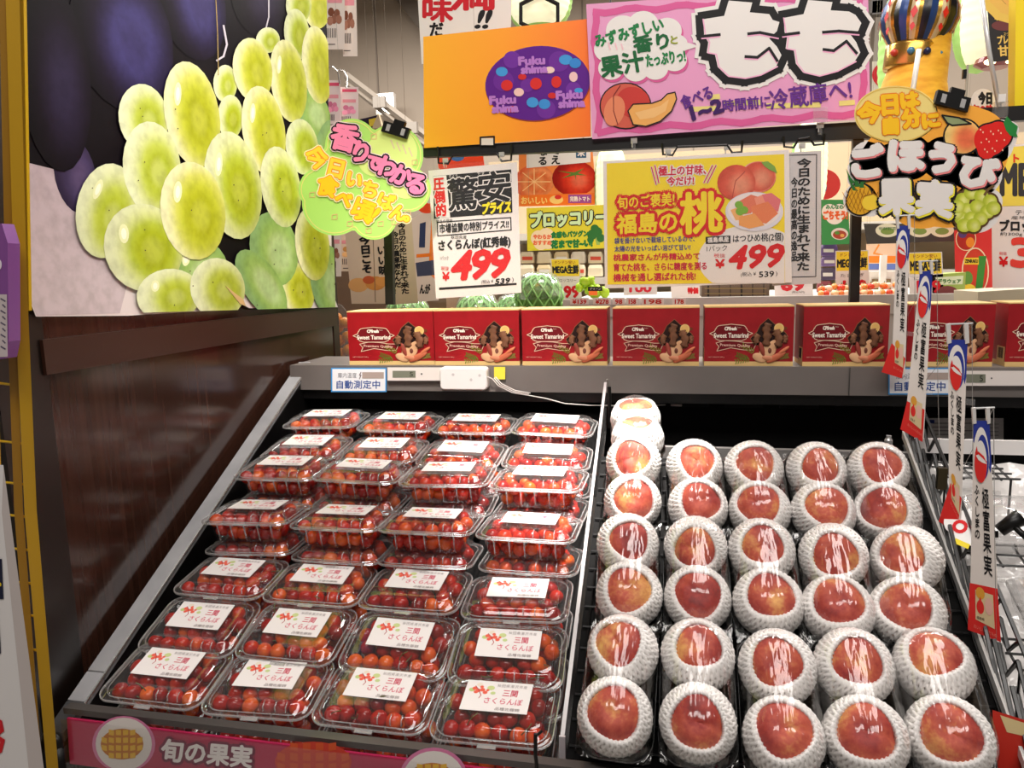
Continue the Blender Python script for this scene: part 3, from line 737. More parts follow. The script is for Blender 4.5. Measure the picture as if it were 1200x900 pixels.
def frame(zv, yv):
    z = np.array(zv) / np.linalg.norm(zv); x = np.cross(yv, z); x /= np.linalg.norm(x); return np.column_stack([x, np.cross(z, x), z])
def place_peach(P, axis, i, label):
    p = pe_proto[i]; ax = np.array(axis) / np.linalg.norm(axis); R = frame(ax, rng.normal(size=3)) @ rotz(rng.uniform(0, 6.28)) * rng.uniform(.955, .985)
    M = M4(R, P)
    if not pe_used[i]: pe_used[i] = True; q = p; q.matrix_world = M
    else: q = dup(p, M)
    q['label'] = label; q['group'] = 'peaches in white foam nets'
def place_pack(M, label):
    if not ppu[0]: ppu[0] = True; q = ppack; q.matrix_world = M
    else: q = dup(ppack, M)
    q['label'] = label; q['group'] = 'film-wrapped peach packs'
PCN = ['beside clear divider', 'second from clear divider', 'in middle column', 'second from wire divider', 'beside wire divider']
PRN = ['back', 'middle', 'front']
k_ = 0
for ci, colm in enumerate(PC):
    for pr in range(3):
        q = [ray_plane([colm[pr * 2 + h]], P0 + NS * .052, NS)[0] for h in (0, 1)]
        c = (q[0] + q[1]) / 2; d = q[0] - q[1]; R = frame(NS, SS + np.array([d[0] / np.linalg.norm(d), 0, 0]))
        c = c - NS * .043; R = R @ rotx(.05)
        wh = '%s-row pack %s' % (PRN[pr], PCN[ci])
        place_pack(M4(R, c), 'black tray of two wrapped peaches, %s row, %s' % (PRN[pr], PCN[ci]))
        for h in (0, 1):
            P = c + R[:, 1] * (.0395 if h == 0 else -.0395) + R[:, 2] * .0435 + np.array([(q[h] - (q[0] + q[1]) / 2)[0], 0, 0])
            tc = CAM - P; tc /= np.linalg.norm(tc); ax = NS * .42 + tc * .62 + rng.normal(size=3) * .09
            place_peach(P, ax, k_ % 4, 'red peach in foam net, %s half of %s' % (('rear', 'near')[h], wh)); k_ += 1
# the pack standing behind the first column
c1, c2 = at(747, 512, 1.150), at(745, 493, 1.215)
mid = (c1 + c2) / 2; yv = (c2 - c1) / np.linalg.norm(c2 - c1); zv = np.array([0, -.25, 1.]); zv -= zv @ yv * yv
R = frame(zv, yv); o = mid - R[:, 2] * .044
place_pack(M4(R, o), 'black tray of two film-wrapped peaches set flat behind the column at the clear divider')
for h in (0, 1):
    place_peach(o + R[:, 1] * (.0395 if h == 0 else -.0395) + R[:, 2] * .0435, R[:, 2] + np.array([0, .02, 0]), (1, 2)[h], 'pale peach at the very back by the clear divider, %s one of two' % (('rear', 'near')[h]))

# ================================================================== tamarind boxes
BW, BH, BDp = 165., 108., 80.
CARD = m_noise('maroon_card', (146, 10, 20), (160, 16, 26), 30, .4); CREAM = ink(226, 190, 128); POD = m_noise('tamarind_pod', (98, 58, 36), (132, 84, 54), 60, .7)
PALEPOD = m_noise('peeled_pod', (214, 160, 116), (232, 184, 140), 40, .6)
box0 = thing('tamarind_box', 'x', 'box', (0, 0, 0))
mm = .001
b = MB(); b.box((BW / 2 * mm, BDp / 2 * mm, BH / 2 * mm), (BW * mm, BDp * mm, BH * mm), CARD)
b.box((BW / 2 * mm, BDp / 2 * mm, .004), (BW * mm + .0004, BDp * mm + .0004, .008), CREAM); b.box((BW / 2 * mm, BDp / 2 * mm, BH * mm - .0008), (BW * mm + .0004, BDp * mm + .0004, .0022), CREAM)
b.box((-.0002, .02, .02), (.0006, .03, .026), CREAM)
for i in range(8): b.box((-.0004, .0095 + i * .0028, .022), (.0008, .001 + (i % 3) * .0004, .018), INKK)
carton = b.build('carton', box0)
LAYb = LAY; LAY = .00012
SBX = local_sheet((0, -.0002, BH * mm), (mm, 0, 0), (0, 0, -mm), (0, -1, 0))
b = MB(); CL = ink(236, 206, 176); DR = ink(112, 14, 24)
def cart(g):
    pts = []; cx, cy, hw, hh = 50, 49, 40 + g, 17 + g
    pts += [(cx - hw, cy), (cx - hw + 9, cy - 4), (cx - hw + 11, cy - 9)]
    for a in range(180, 271, 30): pts.append((cx - hw + 21 + 9 * math.cos(math.radians(a)), cy - 9 + 6 * math.sin(math.radians(a)) + 0))
    pts += [(cx - 8, cy - hh + 1), (cx, cy - hh), (cx + 8, cy - hh + 1)]
    for a in range(270, 361, 30): pts.append((cx + hw - 21 + 9 * math.cos(math.radians(a)), cy - 9 + 6 * math.sin(math.radians(a))))
    pts += [(cx + hw - 11, cy - 9), (cx + hw - 9, cy - 4), (cx + hw, cy), (cx + hw - 9, cy + 4), (cx + hw - 12, cy + 10), (cx + hw - 20, cy + 13), (cx - hw + 20, cy + 13), (cx - hw + 12, cy + 10), (cx - hw + 9, cy + 4)]
    return pts
rib = [(22, 66), (40, 62), (60, 63), (80, 66), (98, 66), (97, 68), (92, 79), (75, 79), (50, 75), (24, 81), (28, 73)]
SBX.poly(b, rib, DR, 1); SBX.line(b, rib, 1.0, CL, 2, True)
SBX.poly(b, cart(0), DR, 3); SBX.line(b, cart(0), 1.2, CL, 4, True)
win = [(86, 58), (98, 46), (104, 34), (118, 22), (134, 36), (150, 48), (155, 55), (146, 66), (136, 76), (104, 72), (92, 68)]
SBX.poly(b, win, ink(40, 20, 16), 1); SBX.line(b, win, .8, ink(150, 104, 70), 2, True)
def leaf(S, mb, x, y, l, a, m, L, n=6):
    a = math.radians(a)
    for i in range(n):
        t = i / n; cx, cy = x + l * t * math.cos(a), y + l * t * math.sin(a)
        for sg in (-1, 1): S.ell(mb, cx + 2.6 * math.cos(a + sg * 1.2), cy + 2.6 * math.sin(a + sg * 1.2), 3.2, 1.1, m, L, math.degrees(a + sg * 1.0), 8)
for x, y, l, a, c in ((84, 96, 28, 170, (112, 126, 44)), (92, 82, 26, 210, (122, 132, 48)), (80, 94, 22, 200, (88, 110, 36)), (140, 92, 18, -10, (126, 122, 56))): leaf(SBX, b, x, y, l, a, ink(*c), 5)
SBX.ell(b, 138, 40, 9, 9, ink(238, 200, 130), 7); SBX.ell(b, 138, 40, 7, 7, ink(230, 186, 110), 8); SBX.ell(b, 149, 40, 4, 3, ink(120, 60, 36), 6)
b.build('print', carton)
b = MB(); SBX.text(b, 'Sweet Tamarind', Q(18, 48, 82, 56.5), ink(250, 236, 220), 6, .3)
SBX.text(b, 'CPfresh', Q(38, 37, 60, 43), ink(250, 236, 220), 6, .5); SBX.text(b, 'Thailand', Q(61, 37, 68, 39), ink(230, 200, 180), 6)
SBX.text(b, 'Premium Quality', [(30, 67), (86, 69), (86, 75), (30, 73)], ink(240, 190, 170), 6, .15); SBX.text(b, 'NET WEIGHT 500 g', Q(8, 91, 38, 93.5), ink(236, 190, 170), 6); b.build('lettering', carton)
b = MB()
for (pts, r) in (([(98, 67), (96, 59), (101, 51)], 7.5), ([(115, 72), (117, 56), (115, 42), (119, 31)], 9.5), ([(136, 73), (139, 60), (134, 48), (133, 42)], 9.5), ([(149, 66), (151, 58), (147, 53)], 5)):
    P = np.array([(x * mm, -.0008, (BH - y) * mm) for x, y in pts]); Pi = np.vstack([P[0] + (P[min(len(P) - 1, int(t))] - P[0]) * 0 + np.array([np.interp(t, range(len(P)), P[:, k]) for k in range(3)]) - P[0] for t in np.linspace(0, len(P) - 1, 12)])
    rad = np.array([r * mm * (.8 + .22 * math.sin(i * 1.9)) for i in range(12)]); rad[0] *= .7; rad[-1] *= .6
    n0 = b.n; b.tube(Pi, rad, POD, 8)
    v = b.v[-1]; v[:, 1] = np.clip(v[:, 1], -.0042, .0)
b.build('tamarind_pods', box0, smooth=True, label='brown tamarind pods seen in the window')
b = MB()
for (x, y, rx, ry, a, m) in ((118, 82, 17, 12, -30, PALEPOD), (104, 93, 14, 8, 20, PALEPOD), (126, 72, 8, 14, 40, PALEPOD), (134, 92, 20, 6, -28, mat((196, 100, 66), .6)), (147, 80, 13, 3.4, -35, mat((206, 112, 74), .6)), (108, 78, 5, 14, -18, mat((150, 60, 44), .6)), (121, 94, 16, 5, 8, mat((202, 128, 92), .6)), (122, 80, 4, 6, 0, mat((110, 56, 40), .7))):
    b.ball((x * mm, -.0016, (BH - y) * mm), 1, m, 14, 8, (rx * mm, .0012 if m is PALEPOD else .0022, ry * mm), roty(math.radians(a)))
b.build('pod_picture', box0, smooth=True, label='picture of peeled pods')
LAY = LAYb
fx = [(410, 509), (510.5, 609), (612.5, 711.5), (718, 819), (825, 929), (940, 1040), (1062, 1163), (1178, 1282)]
BN = ['end box at the left, above the temperature card', 'second from the left, behind the white sensor box', 'third from the left, below the broccoli sign', 'fourth from left, below the left half of the peach price card',
      'below the right half of the yellow peach price card', 'in front of the right black post', 'behind the hanging mini banners', 'at the right edge of the photo']
for i, (xa, xb) in enumerate(fx):
    A = at(xa, 429.5 + i * .3, YL + .008); B = at(xb, 430, YL + .008); yaw = math.radians((1.5, .5, .3, -1.5, -.5, 1, 0, -1)[i]); s_ = (B[0] - A[0]) / .165
    M = Matrix.Translation((A[0], YL + .008 + (0 if yaw > 0 else .003), 1.2722)) @ Matrix.Rotation(yaw, 4, 'Z') @ Matrix.Diagonal((s_, 1, 1, 1))
    q = box0 if i == 0 else dup(box0, M)
    if i == 0: q.matrix_world = M
    q['label'] = 'dark red tamarind box, ' + BN[i]; q['group'] = 'tamarind boxes on the grey shelf'

# ================================================================== things on the shelf lip
YS = YL - .007
S = Ysheet(YS)
for (q, lb) in ((Q(388, 431, 453, 459.5), 'white temperature notice card with blue edge at the left end of the lip'), (Q(1041, 431, 1117, 462.5), 'white temperature notice card with blue edge behind the mini banners')):
    t = thing('temperature_card', lb, 'card', S.fn([((q[0][0] + q[1][0]) / 2, q[3][1])], 0)[0], 'temperature notice cards'); q = np.array(q)
    b = MB(); c_ = q.mean(0); S.board(b, [tuple(x) for x in q], mat((60, 150, 220), .4), .003); b.build('edge', t, label='blue card edge')
    b = MB(); S.poly(b, c_ + (q - c_) * [.955, .90], mat((240, 240, 244), .4), 1); b.build('card', t)
    b = MB(); L_ = lambda u0, v0, u1, v1: [tuple(x) for x in bil(q, [u0, u1, u1, u0], [v0, v0, v1, v1])]
    S.text(b, '庫内温度', L_(.12, .2, .46, .42), ink(130, 130, 136), 2); S.poly(b, L_(.56, .18, .95, .44), ink(176, 158, 150), 2); S.line(b, [L_(.54, .18, 1, 1)[0], L_(.51, .3, 1, 1)[0], L_(.54, .3, 1, 1)[0], L_(.51, .45, 1, 1)[0]], .8, ink(110, 90, 90), 3)
    S.text(b, '自動測定中', L_(.1, .52, .88, .86), ink(40, 76, 150), 2, .15); b.build('lettering', t)
for (x0, x1, y0, y1, lx, lb, tl) in ((454, 520, 430.5, 446, .1, 'white thermometer strip with grey display, left end of the lip', 1), (1122, 1240, 434.5, 452, .18, 'white thermometer strip with grey display, right end of the lip', 1)):
    t = thing('thermometer', lb, 'thermometer', S.fn([((x0 + x1) / 2, y1)], 0)[0], 'thermometer strips')
    b = MB(); S.board(b, Q(x0, y0, x1, y1), mat((238, 228, 222), .35), -.006); b.build('body', t)
    S2 = Ysheet(YS - .0062); b = MB(); S2.poly(b, Q(x0 + 6, y0 + 4, x0 + 33, y1 - 3.5), mat((126, 128, 112), .3), 1); S2.text(b, '5', Q(x0 + 26, y0 + 5.5, x0 + 30, y1 - 5), ink(50, 54, 46), 2)
    S2.ell(b, x0 + 40, (y0 + y1) / 2, 1, 1, ink(70, 70, 70), 1); b.build('display', t, label='grey liquid crystal display')
b = MB(); c = S.fn([(545.5, 442.5)], 0)[0]; w3 = abs(S.fn([(573, 442)], 0)[0][0] - S.fn([(518, 442)], 0)[0][0]); h3 = w3 * 26 / 55
loop = lambda g, y: [(c[0] + x, y, c[2] + z) for x, z, _ in rr(w3 + g, h3 + g, .008 + g / 2, 0, 5)]
loft(b, [loop(0, YS + .003), loop(0, YS - .014), loop(-.003, YS - .017), loop(-.006, YS - .018)], mat((242, 236, 234), .3), True, True)
t = thing('sensor_box', 'white rounded sensor box in the middle of the grey lip', 'sensor', (c[0], YS, c[2] - h3 / 2)); b.build('body', t, smooth=False)
b = MB(); 
S2 = Ysheet(YS - .0182)
for x, y in ((531, 439), (552, 445), (562, 440)): S2.ell(b, x, y, 1.6, 1.6, ink(205, 200, 200), 1)
b.build('mark', t)
b = MB(); S.board(b, Q(579, 430, 592, 444.5), mat((240, 226, 70), .6), -.0008); b.build('sticky_note', label='small yellow sticky note right of the white sensor box', cat='sticky note')
b = MB(); cb = [(571, 441, YS - .01), (577, 444, YS - .012), (584, 452, YS - .01), (600, 460, YS - .004), (618, 463, YS), (640, 467, YS), (662, 473, YS), (690, 475, YS + .01), (735, 475.5, YS + .02), (780, 474.5, YS + .03)]
P = [at(x, y, Y) for x, y, Y in cb]; b.tube(P, .0011, mat((226, 220, 214), .4), 6)
for k in (1, 2): b.tube([p + np.array([.003 * k, 0, .002 * k]) for p in P[1:5]], .0012, mat((226, 220, 214), .4), 6)
t = thing('sensor_cable', 'white sensor cable running down from the box along the black back', 'cable', P[3]); b.build('cable', t, smooth=True)
b = MB(); b.tube([at(786, 474.5, YS + .03), at(799, 475, YS + .032)], .0022, mat((180, 174, 168), .4), 8); b.build('plug', t, label='grey cable plug')
S = Ysheet(YB + .003); t = thing('paper_notice', 'small grey notice paper on the black back panel at the right', 'notice', S.fn([(1130, 527)], 0)[0])
b = MB(); S.board(b, Q(1087, 490, 1176, 526), mat((206, 200, 196), .5), -.001); b.build('paper', t)
S2 = Ysheet(YB + .0018); b = MB()
for i in range(5): S2.line(b, [(1093, 496 + i * 4.4), (1140 - (i % 2) * 9, 496 + i * 4.4)], 1, ink(120, 116, 116), 1); S2.line(b, [(1147, 497 + i * 4.4), (1170, 497 + i * 4.4)], .9, ink(140, 136, 134), 1)
S2.poly(b, Q(1089, 492, 1095, 496), ink(30, 50, 120), 2); S2.line(b, [(1100, 521), (1140, 521)], 2.4, ink(90, 88, 88), 1); b.build('print', t)

# ================================================================== sign frame above the boxes
YBAR = 1.53
fr = thing('sign_frame', 'black metal sign frame of two posts and a bar behind the boxes', 'sign frame', at(700, 352, YBAR))
BK = mat((16, 14, 14), .4)
b = MB()
def barseg(mb, pts, Y, t, m):
    P = [at(x, y, Y) for x, y in pts]; mb.prism(P, (0, t, 0), m)
barseg(b, [(496, 173), (700, 161), (1000, 143), (1060, 143), (1060, 160), (1001, 163), (700, 176), (496, 184)], YBAR, .02, BK); b.build('bar', fr, label='black cross bar')
b = MB(); barseg(b, [(447.5, 180), (457, 180), (461, 357), (451.5, 357)], YBAR + .003, .014, BK); b.build('post', fr)
b = MB(); barseg(b, [(1000, 150), (1013, 150), (1007, 355), (996, 355)], YBAR + .003, .014, BK); b.build('post', fr)
b = MB(); barseg(b, [(1120, 128), (1260, 120), (1260, 137), (1120, 146)], YBAR + .05, .02, BK); b.build('bar', fr, label='short black cross bar at the right')

def holder(parent, x, y, s=1.0, Y=YBAR - .004):
    m = MB(); c = at(x, y, Y); k = .0011 * s
    m.box(c, (11 * k, 5 * k, 9 * k), mat((200, 196, 190), .2, .2)); m.box(c + [0, -3 * k, -9 * k], (6 * k, 3 * k, 14 * k), ACRYL); m.tube([c + [-3 * k, -4 * k, 0], c + [-3 * k, -5 * k, -12 * k]], 1.2 * k, mat((220, 216, 210), .2, .5), 5)
    return m.build('clip', parent, label='small clear clip')
def wirehook(parent, x0, x1, y0, y1, Y=YBAR - .006):
    m = MB(); m.tube([at(x, y, Y) for x, y in ((x0, y0), (x0 + 1, y1), (x0 + 12, y1 + 1), (x0 + 18, y1 - 9), (x1 - 18, y1 - 11), (x1 - 12, y1 - 2), (x1 - 1, y1 - 3), (x1, y0 - 3))], .0024, BK, 5)
    return m.build('hook_wire', parent)

# pink peach sign
PK = mat((228, 156, 196), .55, 0, .3); HP = ink(214, 92, 150); OFF = ink(232, 226, 222)
S = Ysheet(YBAR - .012)
t = thing('pink_peach_sign', 'large pink sign with two huge white letters and a peach drawing', 'sign', S.fn([(855, 155)], 0)[0])
b = MB(); S.board(b, [(687, 5), (1017, -18), (1020, 139), (694, 163)], PK, .006); board = b.build('board', t)
wav = lambda p0, p1, n, a, o: [(p0[0] + (p1[0] - p0[0]) * i / n + a * math.sin(i * 1.3 + o) * (p1[1] - p0[1] != 0 and abs(p1[1] - p0[1]) > 40), p0[1] + (p1[1] - p0[1]) * i / n + a * math.sin(i * 1.3 + o) * (abs(p1[0] - p0[0]) > 40)) for i in range(n + 1)]
b = MB()
S.line(b, wav((697, 14), (1010, -6), 26, 2, 0), 8, HP, 1); S.line(b, wav((697, 14), (702, 154), 12, 2, 1), 8, HP, 1.2); S.line(b, wav((702, 154), (1012, 132), 26, 2, 2), 8, HP, 1.4); S.line(b, wav((1008, -6), (1012, 132), 12, 2, 3), 8, HP, 1.6)
for x, y, r in ((712, 58, 16), (730, 36, 20), (754, 29, 18), (782, 36, 17), (793, 52, 13), (790, 70, 15), (768, 80, 15), (745, 82, 15), (716, 80, 15), (750, 56, 32), (725, 60, 24), (775, 58, 22)):
    S.ell(b, x + 2, y + 3, r, r * .9, HP, 2); S.ell(b, x, y, r, r * .9, OFF, 3)
S.poly(b, [(800, 48), (819, 54), (800, 60)], OFF, 3.2)
for x0 in (713, 721, 728): S.line(b, [(x0, 50 + (x0 - 713) * .1), (x0 + 2, 58)], 1.6, ink(240, 190, 200), 4)
for y_, x0, x1 in ((114, 833, 842), (121, 850, 890), (128, 812, 840), (121, 985, 1000), (124, 900, 960)): S.line(b, [(x0, y_), (x1, y_ - 1)], 6, ink(232, 214, 130), 2)
S.ell(b, 733, 124, 30.5, 27.5, INKK, 4); S.ell(b, 733, 124, 29, 26, ink(206, 92, 74), 5); S.ell(b, 742, 120, 20, 18, ink(196, 58, 52), 6, 20); S.ell(b, 720, 130, 12, 18, ink(224, 132, 96), 6.4, 15); S.line(b, [(727, 100), (719, 112), (719, 130), (724, 146)], 1, ink(120, 40, 40), 7)
sl = [(736, 130), (742, 122), (764, 121), (775, 117), (782, 110), (791, 108), (793, 116), (787, 130), (774, 142), (757, 148), (742, 146)]
S.poly(b, sl, ink(232, 168, 92), 8); S.line(b, sl, 1.4, INKK, 9, True); S.poly(b, [(744, 132), (760, 128), (774, 124), (784, 116), (780, 130), (766, 138), (750, 140)], ink(238, 186, 120), 8.5)
b.build('picture', t)
b = MB(); GR = ink(26, 124, 66); G2 = ink(18, 96, 50); PU_ = ink(98, 44, 136); PD2 = ink(60, 22, 92)
S.text(b, 'みずみずしい', RQ(737, 38, 82, 15, -15), GR, 5, .7); S.text(b, '香り', RQ(763, 50, 41, 19, -8), G2, 5, .9); S.text(b, 'と', Q(786, 42, 794, 51), ink(150, 160, 40), 5, .4)
S.text(b, '果汁', RQ(729, 75, 50, 24, -10), G2, 5, 1.0); S.text(b, 'たっぷりっ!', RQ(780, 68, 46, 14, -8), GR, 5, .6)
S.text(b, '食べる', RQ(816, 114, 38, 16, -22), PU_, 5, .5); S.text(b, '1~2', RQ(828, 128, 37, 15, -16), PD2, 6, 1.4); S.text(b, '時間前に', RQ(875, 121, 56, 14, -6), PU_, 5, .5); S.text(b, '冷蔵庫へ!', RQ(950, 111, 96, 24, -8), PU_, 5, .5)
b.build('lettering', t)
b = MB()
C3 = lambda pts: [(x / 3.3333 + 680, y / 3.3333) for x, y in pts]
MOMO = (([(480, 75), (562, 62), (580, 2), (672, 10), (662, 48), (738, 55), (752, 78), (778, 86), (768, 122), (738, 150), (768, 182), (786, 215), (765, 260), (700, 293), (640, 306), (575, 298), (537, 262), (526, 212), (494, 206), (500, 165), (484, 138)],
         [[(476, 142), (545, 135)], [(656, 132), (702, 127), (775, 142)], [(645, 221), (692, 224), (738, 188), (770, 238)]]),
        ([(795, 70), (872, 55), (890, 0), (985, 8), (978, 40), (1050, 45), (1075, 58), (1098, 90), (1086, 120), (1056, 136), (1078, 165), (1094, 205), (1072, 240), (1000, 278), (930, 297), (870, 283), (842, 248), (834, 196), (802, 190), (808, 145), (798, 125)],
         [[(792, 136), (855, 128)], [(948, 126), (1010, 121), (1090, 128)], [(950, 193), (990, 198), (1040, 161), (1080, 208)]]))
for wd_, m_, L_0 in ((27, OFF, 3), (18, INKK, 4)):
    for f_, ls_ in MOMO: S.line(b, C3(f_), wd_, m_, L_0, True)
for f_, ls_ in MOMO:
    f2 = C3(f_); S.poly(b, f2, OFF, 6)
    S.line(b, [(x + 1.6, y) for x, y in f2[-9:]] + f2[:1], 1.6, ink(238, 176, 206), 6.3)
    for l_ in ls_: S.line(b, [(x - .4, y + 2.4) for x, y in C3(l_)], 2, ink(238, 170, 204), 6.6); S.line(b, C3(l_), 3.4, INKK, 7)
b.build('big_lettering', t, label='huge white letters outlined in black')
holder(t, 743, 165); holder(t, 961, 147); 
S2 = Ysheet(YBAR - .0135); b = MB(); S2.poly(b, [(953, 126), (970, 125), (970, 144), (953, 145)], m_clear('tape', .1, rough=.3, edge=.3, milky=.12), 0); b.build('tape', t)

# orange panel with a purple oval
m_or = NT('orange_print'); tc = m_or.n('ShaderNodeTexCoord'); sx_ = m_or.n('ShaderNodeSeparateXYZ'); m_or.l(tc.outputs['Generated'], sx_.inputs[0]); m_or.l(m_or.ramp(sx_.outputs[0], [(0, (255, 178, 28)), (.5, (255, 158, 10)), (1, (250, 112, 6))]), m_or.b.inputs['Base Color']); m_or.b.inputs['Roughness'].default_value = .5
S = Ysheet(YBAR - .006); t = thing('orange_sign', 'orange sign panel with a purple oval on the black bar', 'sign', S.fn([(594, 170)], 0)[0])
b = MB(); S.board(b, [(496, 43), (690, 22), (692.5, 160), (497, 173.5)], m_or.m, .006); b.build('board', t)
b = MB(); S.ell(b, 630.5, 99, 62, 43.5, ink(168, 66, 20), 1, -6, 44); S.ell(b, 630, 97.5, 61.5, 43.5, ink(92, 24, 136), 2, -6, 44)
for x, y, r, c in ((600, 70, 10, (112, 44, 156)), (655, 72, 12, (108, 40, 150)), (672, 105, 9, (112, 44, 156)), (590, 95, 12, (106, 38, 148)), (640, 128, 11, (110, 42, 152)), (618, 100, 8, (108, 40, 150))): S.ell(b, x, y, r, r, ink(*c), 3)
for x, y, w_, h_, c in ((588, 84, 7, 5.5, (66, 150, 216)), (663, 70, 8, 6, (66, 150, 216)), (674, 74, 7, 6, (54, 132, 206)), (624, 120, 7, 6, (66, 150, 216)), (638, 122, 7, 6, (60, 140, 210)), (628, 98, 7, 7, (214, 44, 40)), (652, 96, 6, 7, (214, 44, 40)), (594, 100, 7, 6.5, (214, 44, 40)), (612, 90, 5, 3.6, (206, 40, 40)), (608, 108, 6, 5, (240, 196, 190)), (647, 112, 5, 3.6, (206, 40, 40)), (672, 90, 5, 6, (240, 196, 196)), (644, 82, 6, 4, (240, 206, 196)), (600, 128, 6, 4, (206, 60, 46)), (678, 106, 5, 3, (66, 150, 216))): S.ell(b, x, y, w_, h_, ink(*c), 4, k=14)
b.build('oval', t, label='purple oval with small coloured dots')
b = MB(); LIL = ink(186, 122, 204)
for (x, y) in ((624, 76), (590, 122), (668, 116)):
    S.text(b, 'Fuku', RQ(x - 1, y - 5, 30, 9, -3), LIL, 5, .9); S.text(b, 'shima', RQ(x + 2, y + 5, 30, 9, -3), LIL, 5, .9)
b.build('lettering', t)
b = MB(); S.line(b, [(563, 161), (579, 160), (579, 170)], 2, INKK, 1); S.line(b, [(563, 161), (563, 171)], 2, INKK, 1); S.poly(b, Q(564, 162, 578, 170), ink(226, 214, 200), 1.5); b.build('tab', t)

# ------------------------------------------------------------------ price cards
def sleeve(parent, S, pts, L=12):
    mb = MB(); S.poly(mb, pts, SLEEVE, L); return mb.build('clear_sleeve', parent, label='clear plastic sleeve')
CW = ink(236, 226, 222)
S = Ysheet(YBAR - .025)
t = thing('cherry_price_card', 'white hanging price card with black heading and red 499', 'price card', S.fn([(560, 346)], 0)[0])
b = MB(); S.board(b, [(502, 200), (606, 190), (611, 343), (511, 350)], CW, .0012); b.build('card', t)
b = MB(); S.poly(b, [(507.5, 206.5), (599, 198.5), (600.5, 249), (508.5, 256.5)], INKK, 1); S.poly(b, [(507.5, 206.8), (523, 205.4), (527.5, 254.8), (515, 255.8)], CW, 1.5)
S.line(b, [(512.5, 260.5), (598.5, 255), (599, 269.5), (513, 276.5)], 1.3, INKK, 1, True); S.poly(b, [(514.5, 337), (605.5, 331.5), (605.5, 334), (514.5, 340)], INKK, 1); b.build('print', t)
b = MB()
S.otext(b, '圧倒的', [(507, 208), (520, 207), (524, 253), (511, 255)], [(CW, 1.6), (RED, .7)], 3, True)
S.otext(b, '驚', [(524, 211), (560, 206), (560, 244), (526, 247)], [(CW, 2.2), (INKK, .9)], 3); S.otext(b, '安', [(560, 203), (598, 199), (598, 236), (561, 240)], [(CW, 2.2), (INKK, .9)], 3)
S.text(b, 'きょう', Q(526, 204, 536, 208), CW, 3); S.text(b, 'やす', Q(559, 201, 568, 205), CW, 3)
S.otext(b, 'プライス', [(566, 238), (599, 235), (598, 248), (565, 251)], [(INKK, 1.6), (ink(240, 220, 30), .8)], 5)
S.text(b, '驚きの理由', [(511, 257.5), (530, 256), (530, 260.5), (511, 262)], INKK, 3); S.text(b, '市場協賛の特別プライス!!', [(515, 262.5), (596, 257.5), (596, 267), (515, 273.5)], INKK, 3, .25)
S.text(b, '秋田県産', Q(528.5, 275.5, 546.7, 280), INKK, 3); S.text(b, 'さくらんぼ(紅秀峰)', [(514, 282), (598, 276.5), (598, 290), (514, 295.5)], INKK, 3, .5)
S.text(b, '1パック', Q(516, 300, 525.5, 304.5), INKK, 3); S.text(b, '税抜', Q(517, 312, 526, 317), RED, 3); S.text(b, '¥', Q(518.5, 319, 526.5, 328.5), RED, 3, .4)
for i, ch in enumerate('499'): S.text(b, ch, [(534 + i * 22, 295.5 - i * 1.5), (555 + i * 22, 294 - i * 1.5), (549 + i * 22, 326 - i * 1.5), (528 + i * 22, 328.5 - i * 1.5)], RED, 3, 1.9)
S.text(b, '(税込 ¥', [(564, 328), (578, 327), (578, 332.5), (564, 333.5)], INKK, 3); S.text(b, '539', [(581, 327), (598, 325.5), (597, 331.5), (580, 333)], INKK, 3, .3); S.text(b, ')', Q(600, 325, 602, 331), INKK, 3)
b.build('lettering', t)
sleeve(t, S, [(500, 195), (609, 185), (614, 347), (508, 355)])
wirehook(t, 513, 600, 172, 191); holder(t, 522, 188, .9); holder(t, 588, 181, .9)

S = Ysheet(YBAR - .03)
YEL = ink(246, 216, 44)
t = thing('peach_price_card', 'yellow and white price card with peach photo and red 499', 'price card', S.fn([(817, 335)], 0)[0])
b = MB(); S.board(b, [(706.5, 189), (924.5, 175.5), (928, 331), (709, 338)], CW, .0012); b.build('card', t)
b = MB(); S.poly(b, [(711, 191.5), (919, 180.5), (920, 331), (712, 333.5)], YEL, 1)
el = [(880 + 62 * math.cos(a), 304 + 40 * math.sin(a)) for a in np.linspace(0, 2 * PI, 50, endpoint=False)]
S.poly(b, [(min(919.5, x), min(332, y)) for x, y in el], CW, 2)
PCH = [(214, 84, 66), (226, 104, 82), (236, 136, 108), (242, 164, 132)]
LAYs = LAY
grape(S, b, 888.5, 207.5, 21, 18.5, 0, [(240, 200, 180)] + PCH[1:], 3); S.ell(b, 889, 207, 20, 18, ink(232, 130, 104), 3.1); grape(S, b, 889, 207, 19, 17, 0, PCH, 3.4, (.2, -.2)); grape(S, b, 863, 214, 22.5, 21, 0, PCH, 4, (-.3, -.2))
S.line(b, [(873, 201), (862, 212), (858, 232)], .8, ink(170, 60, 52), 5); S.poly(b, [(892, 190), (900, 189), (908, 195), (911, 203), (902, 199), (896, 195)], ink(126, 166, 70), 5)
S.ell(b, 884, 248, 34, 23, ink(226, 218, 226), 4.5); S.ell(b, 884, 246, 31, 20, ink(240, 226, 222), 4.7)
for q, c in (([(862, 238), (880, 228), (893, 232), (880, 250), (866, 252)], (228, 120, 92)), ([(893, 228), (904, 226), (915, 234), (912, 248), (900, 246)], (226, 116, 120)), ([(880, 242), (900, 236), (912, 250), (898, 262), (884, 260)], (232, 128, 84)), ([(866, 254), (884, 250), (896, 264), (878, 268), (866, 264)], (238, 160, 92)), ([(884, 232), (894, 228), (900, 240), (888, 246)], (240, 150, 124)), ([(856, 246), (868, 242), (872, 258), (862, 258)], (242, 176, 110))): S.poly(b, q, ink(*c), 5.5 + len(q) * .01)
for x, y in ((866, 240), (872, 246), (867, 248)): S.ell(b, x, y, 5, 4.5, ink(126, 176, 60), 6.5, 20, 12)
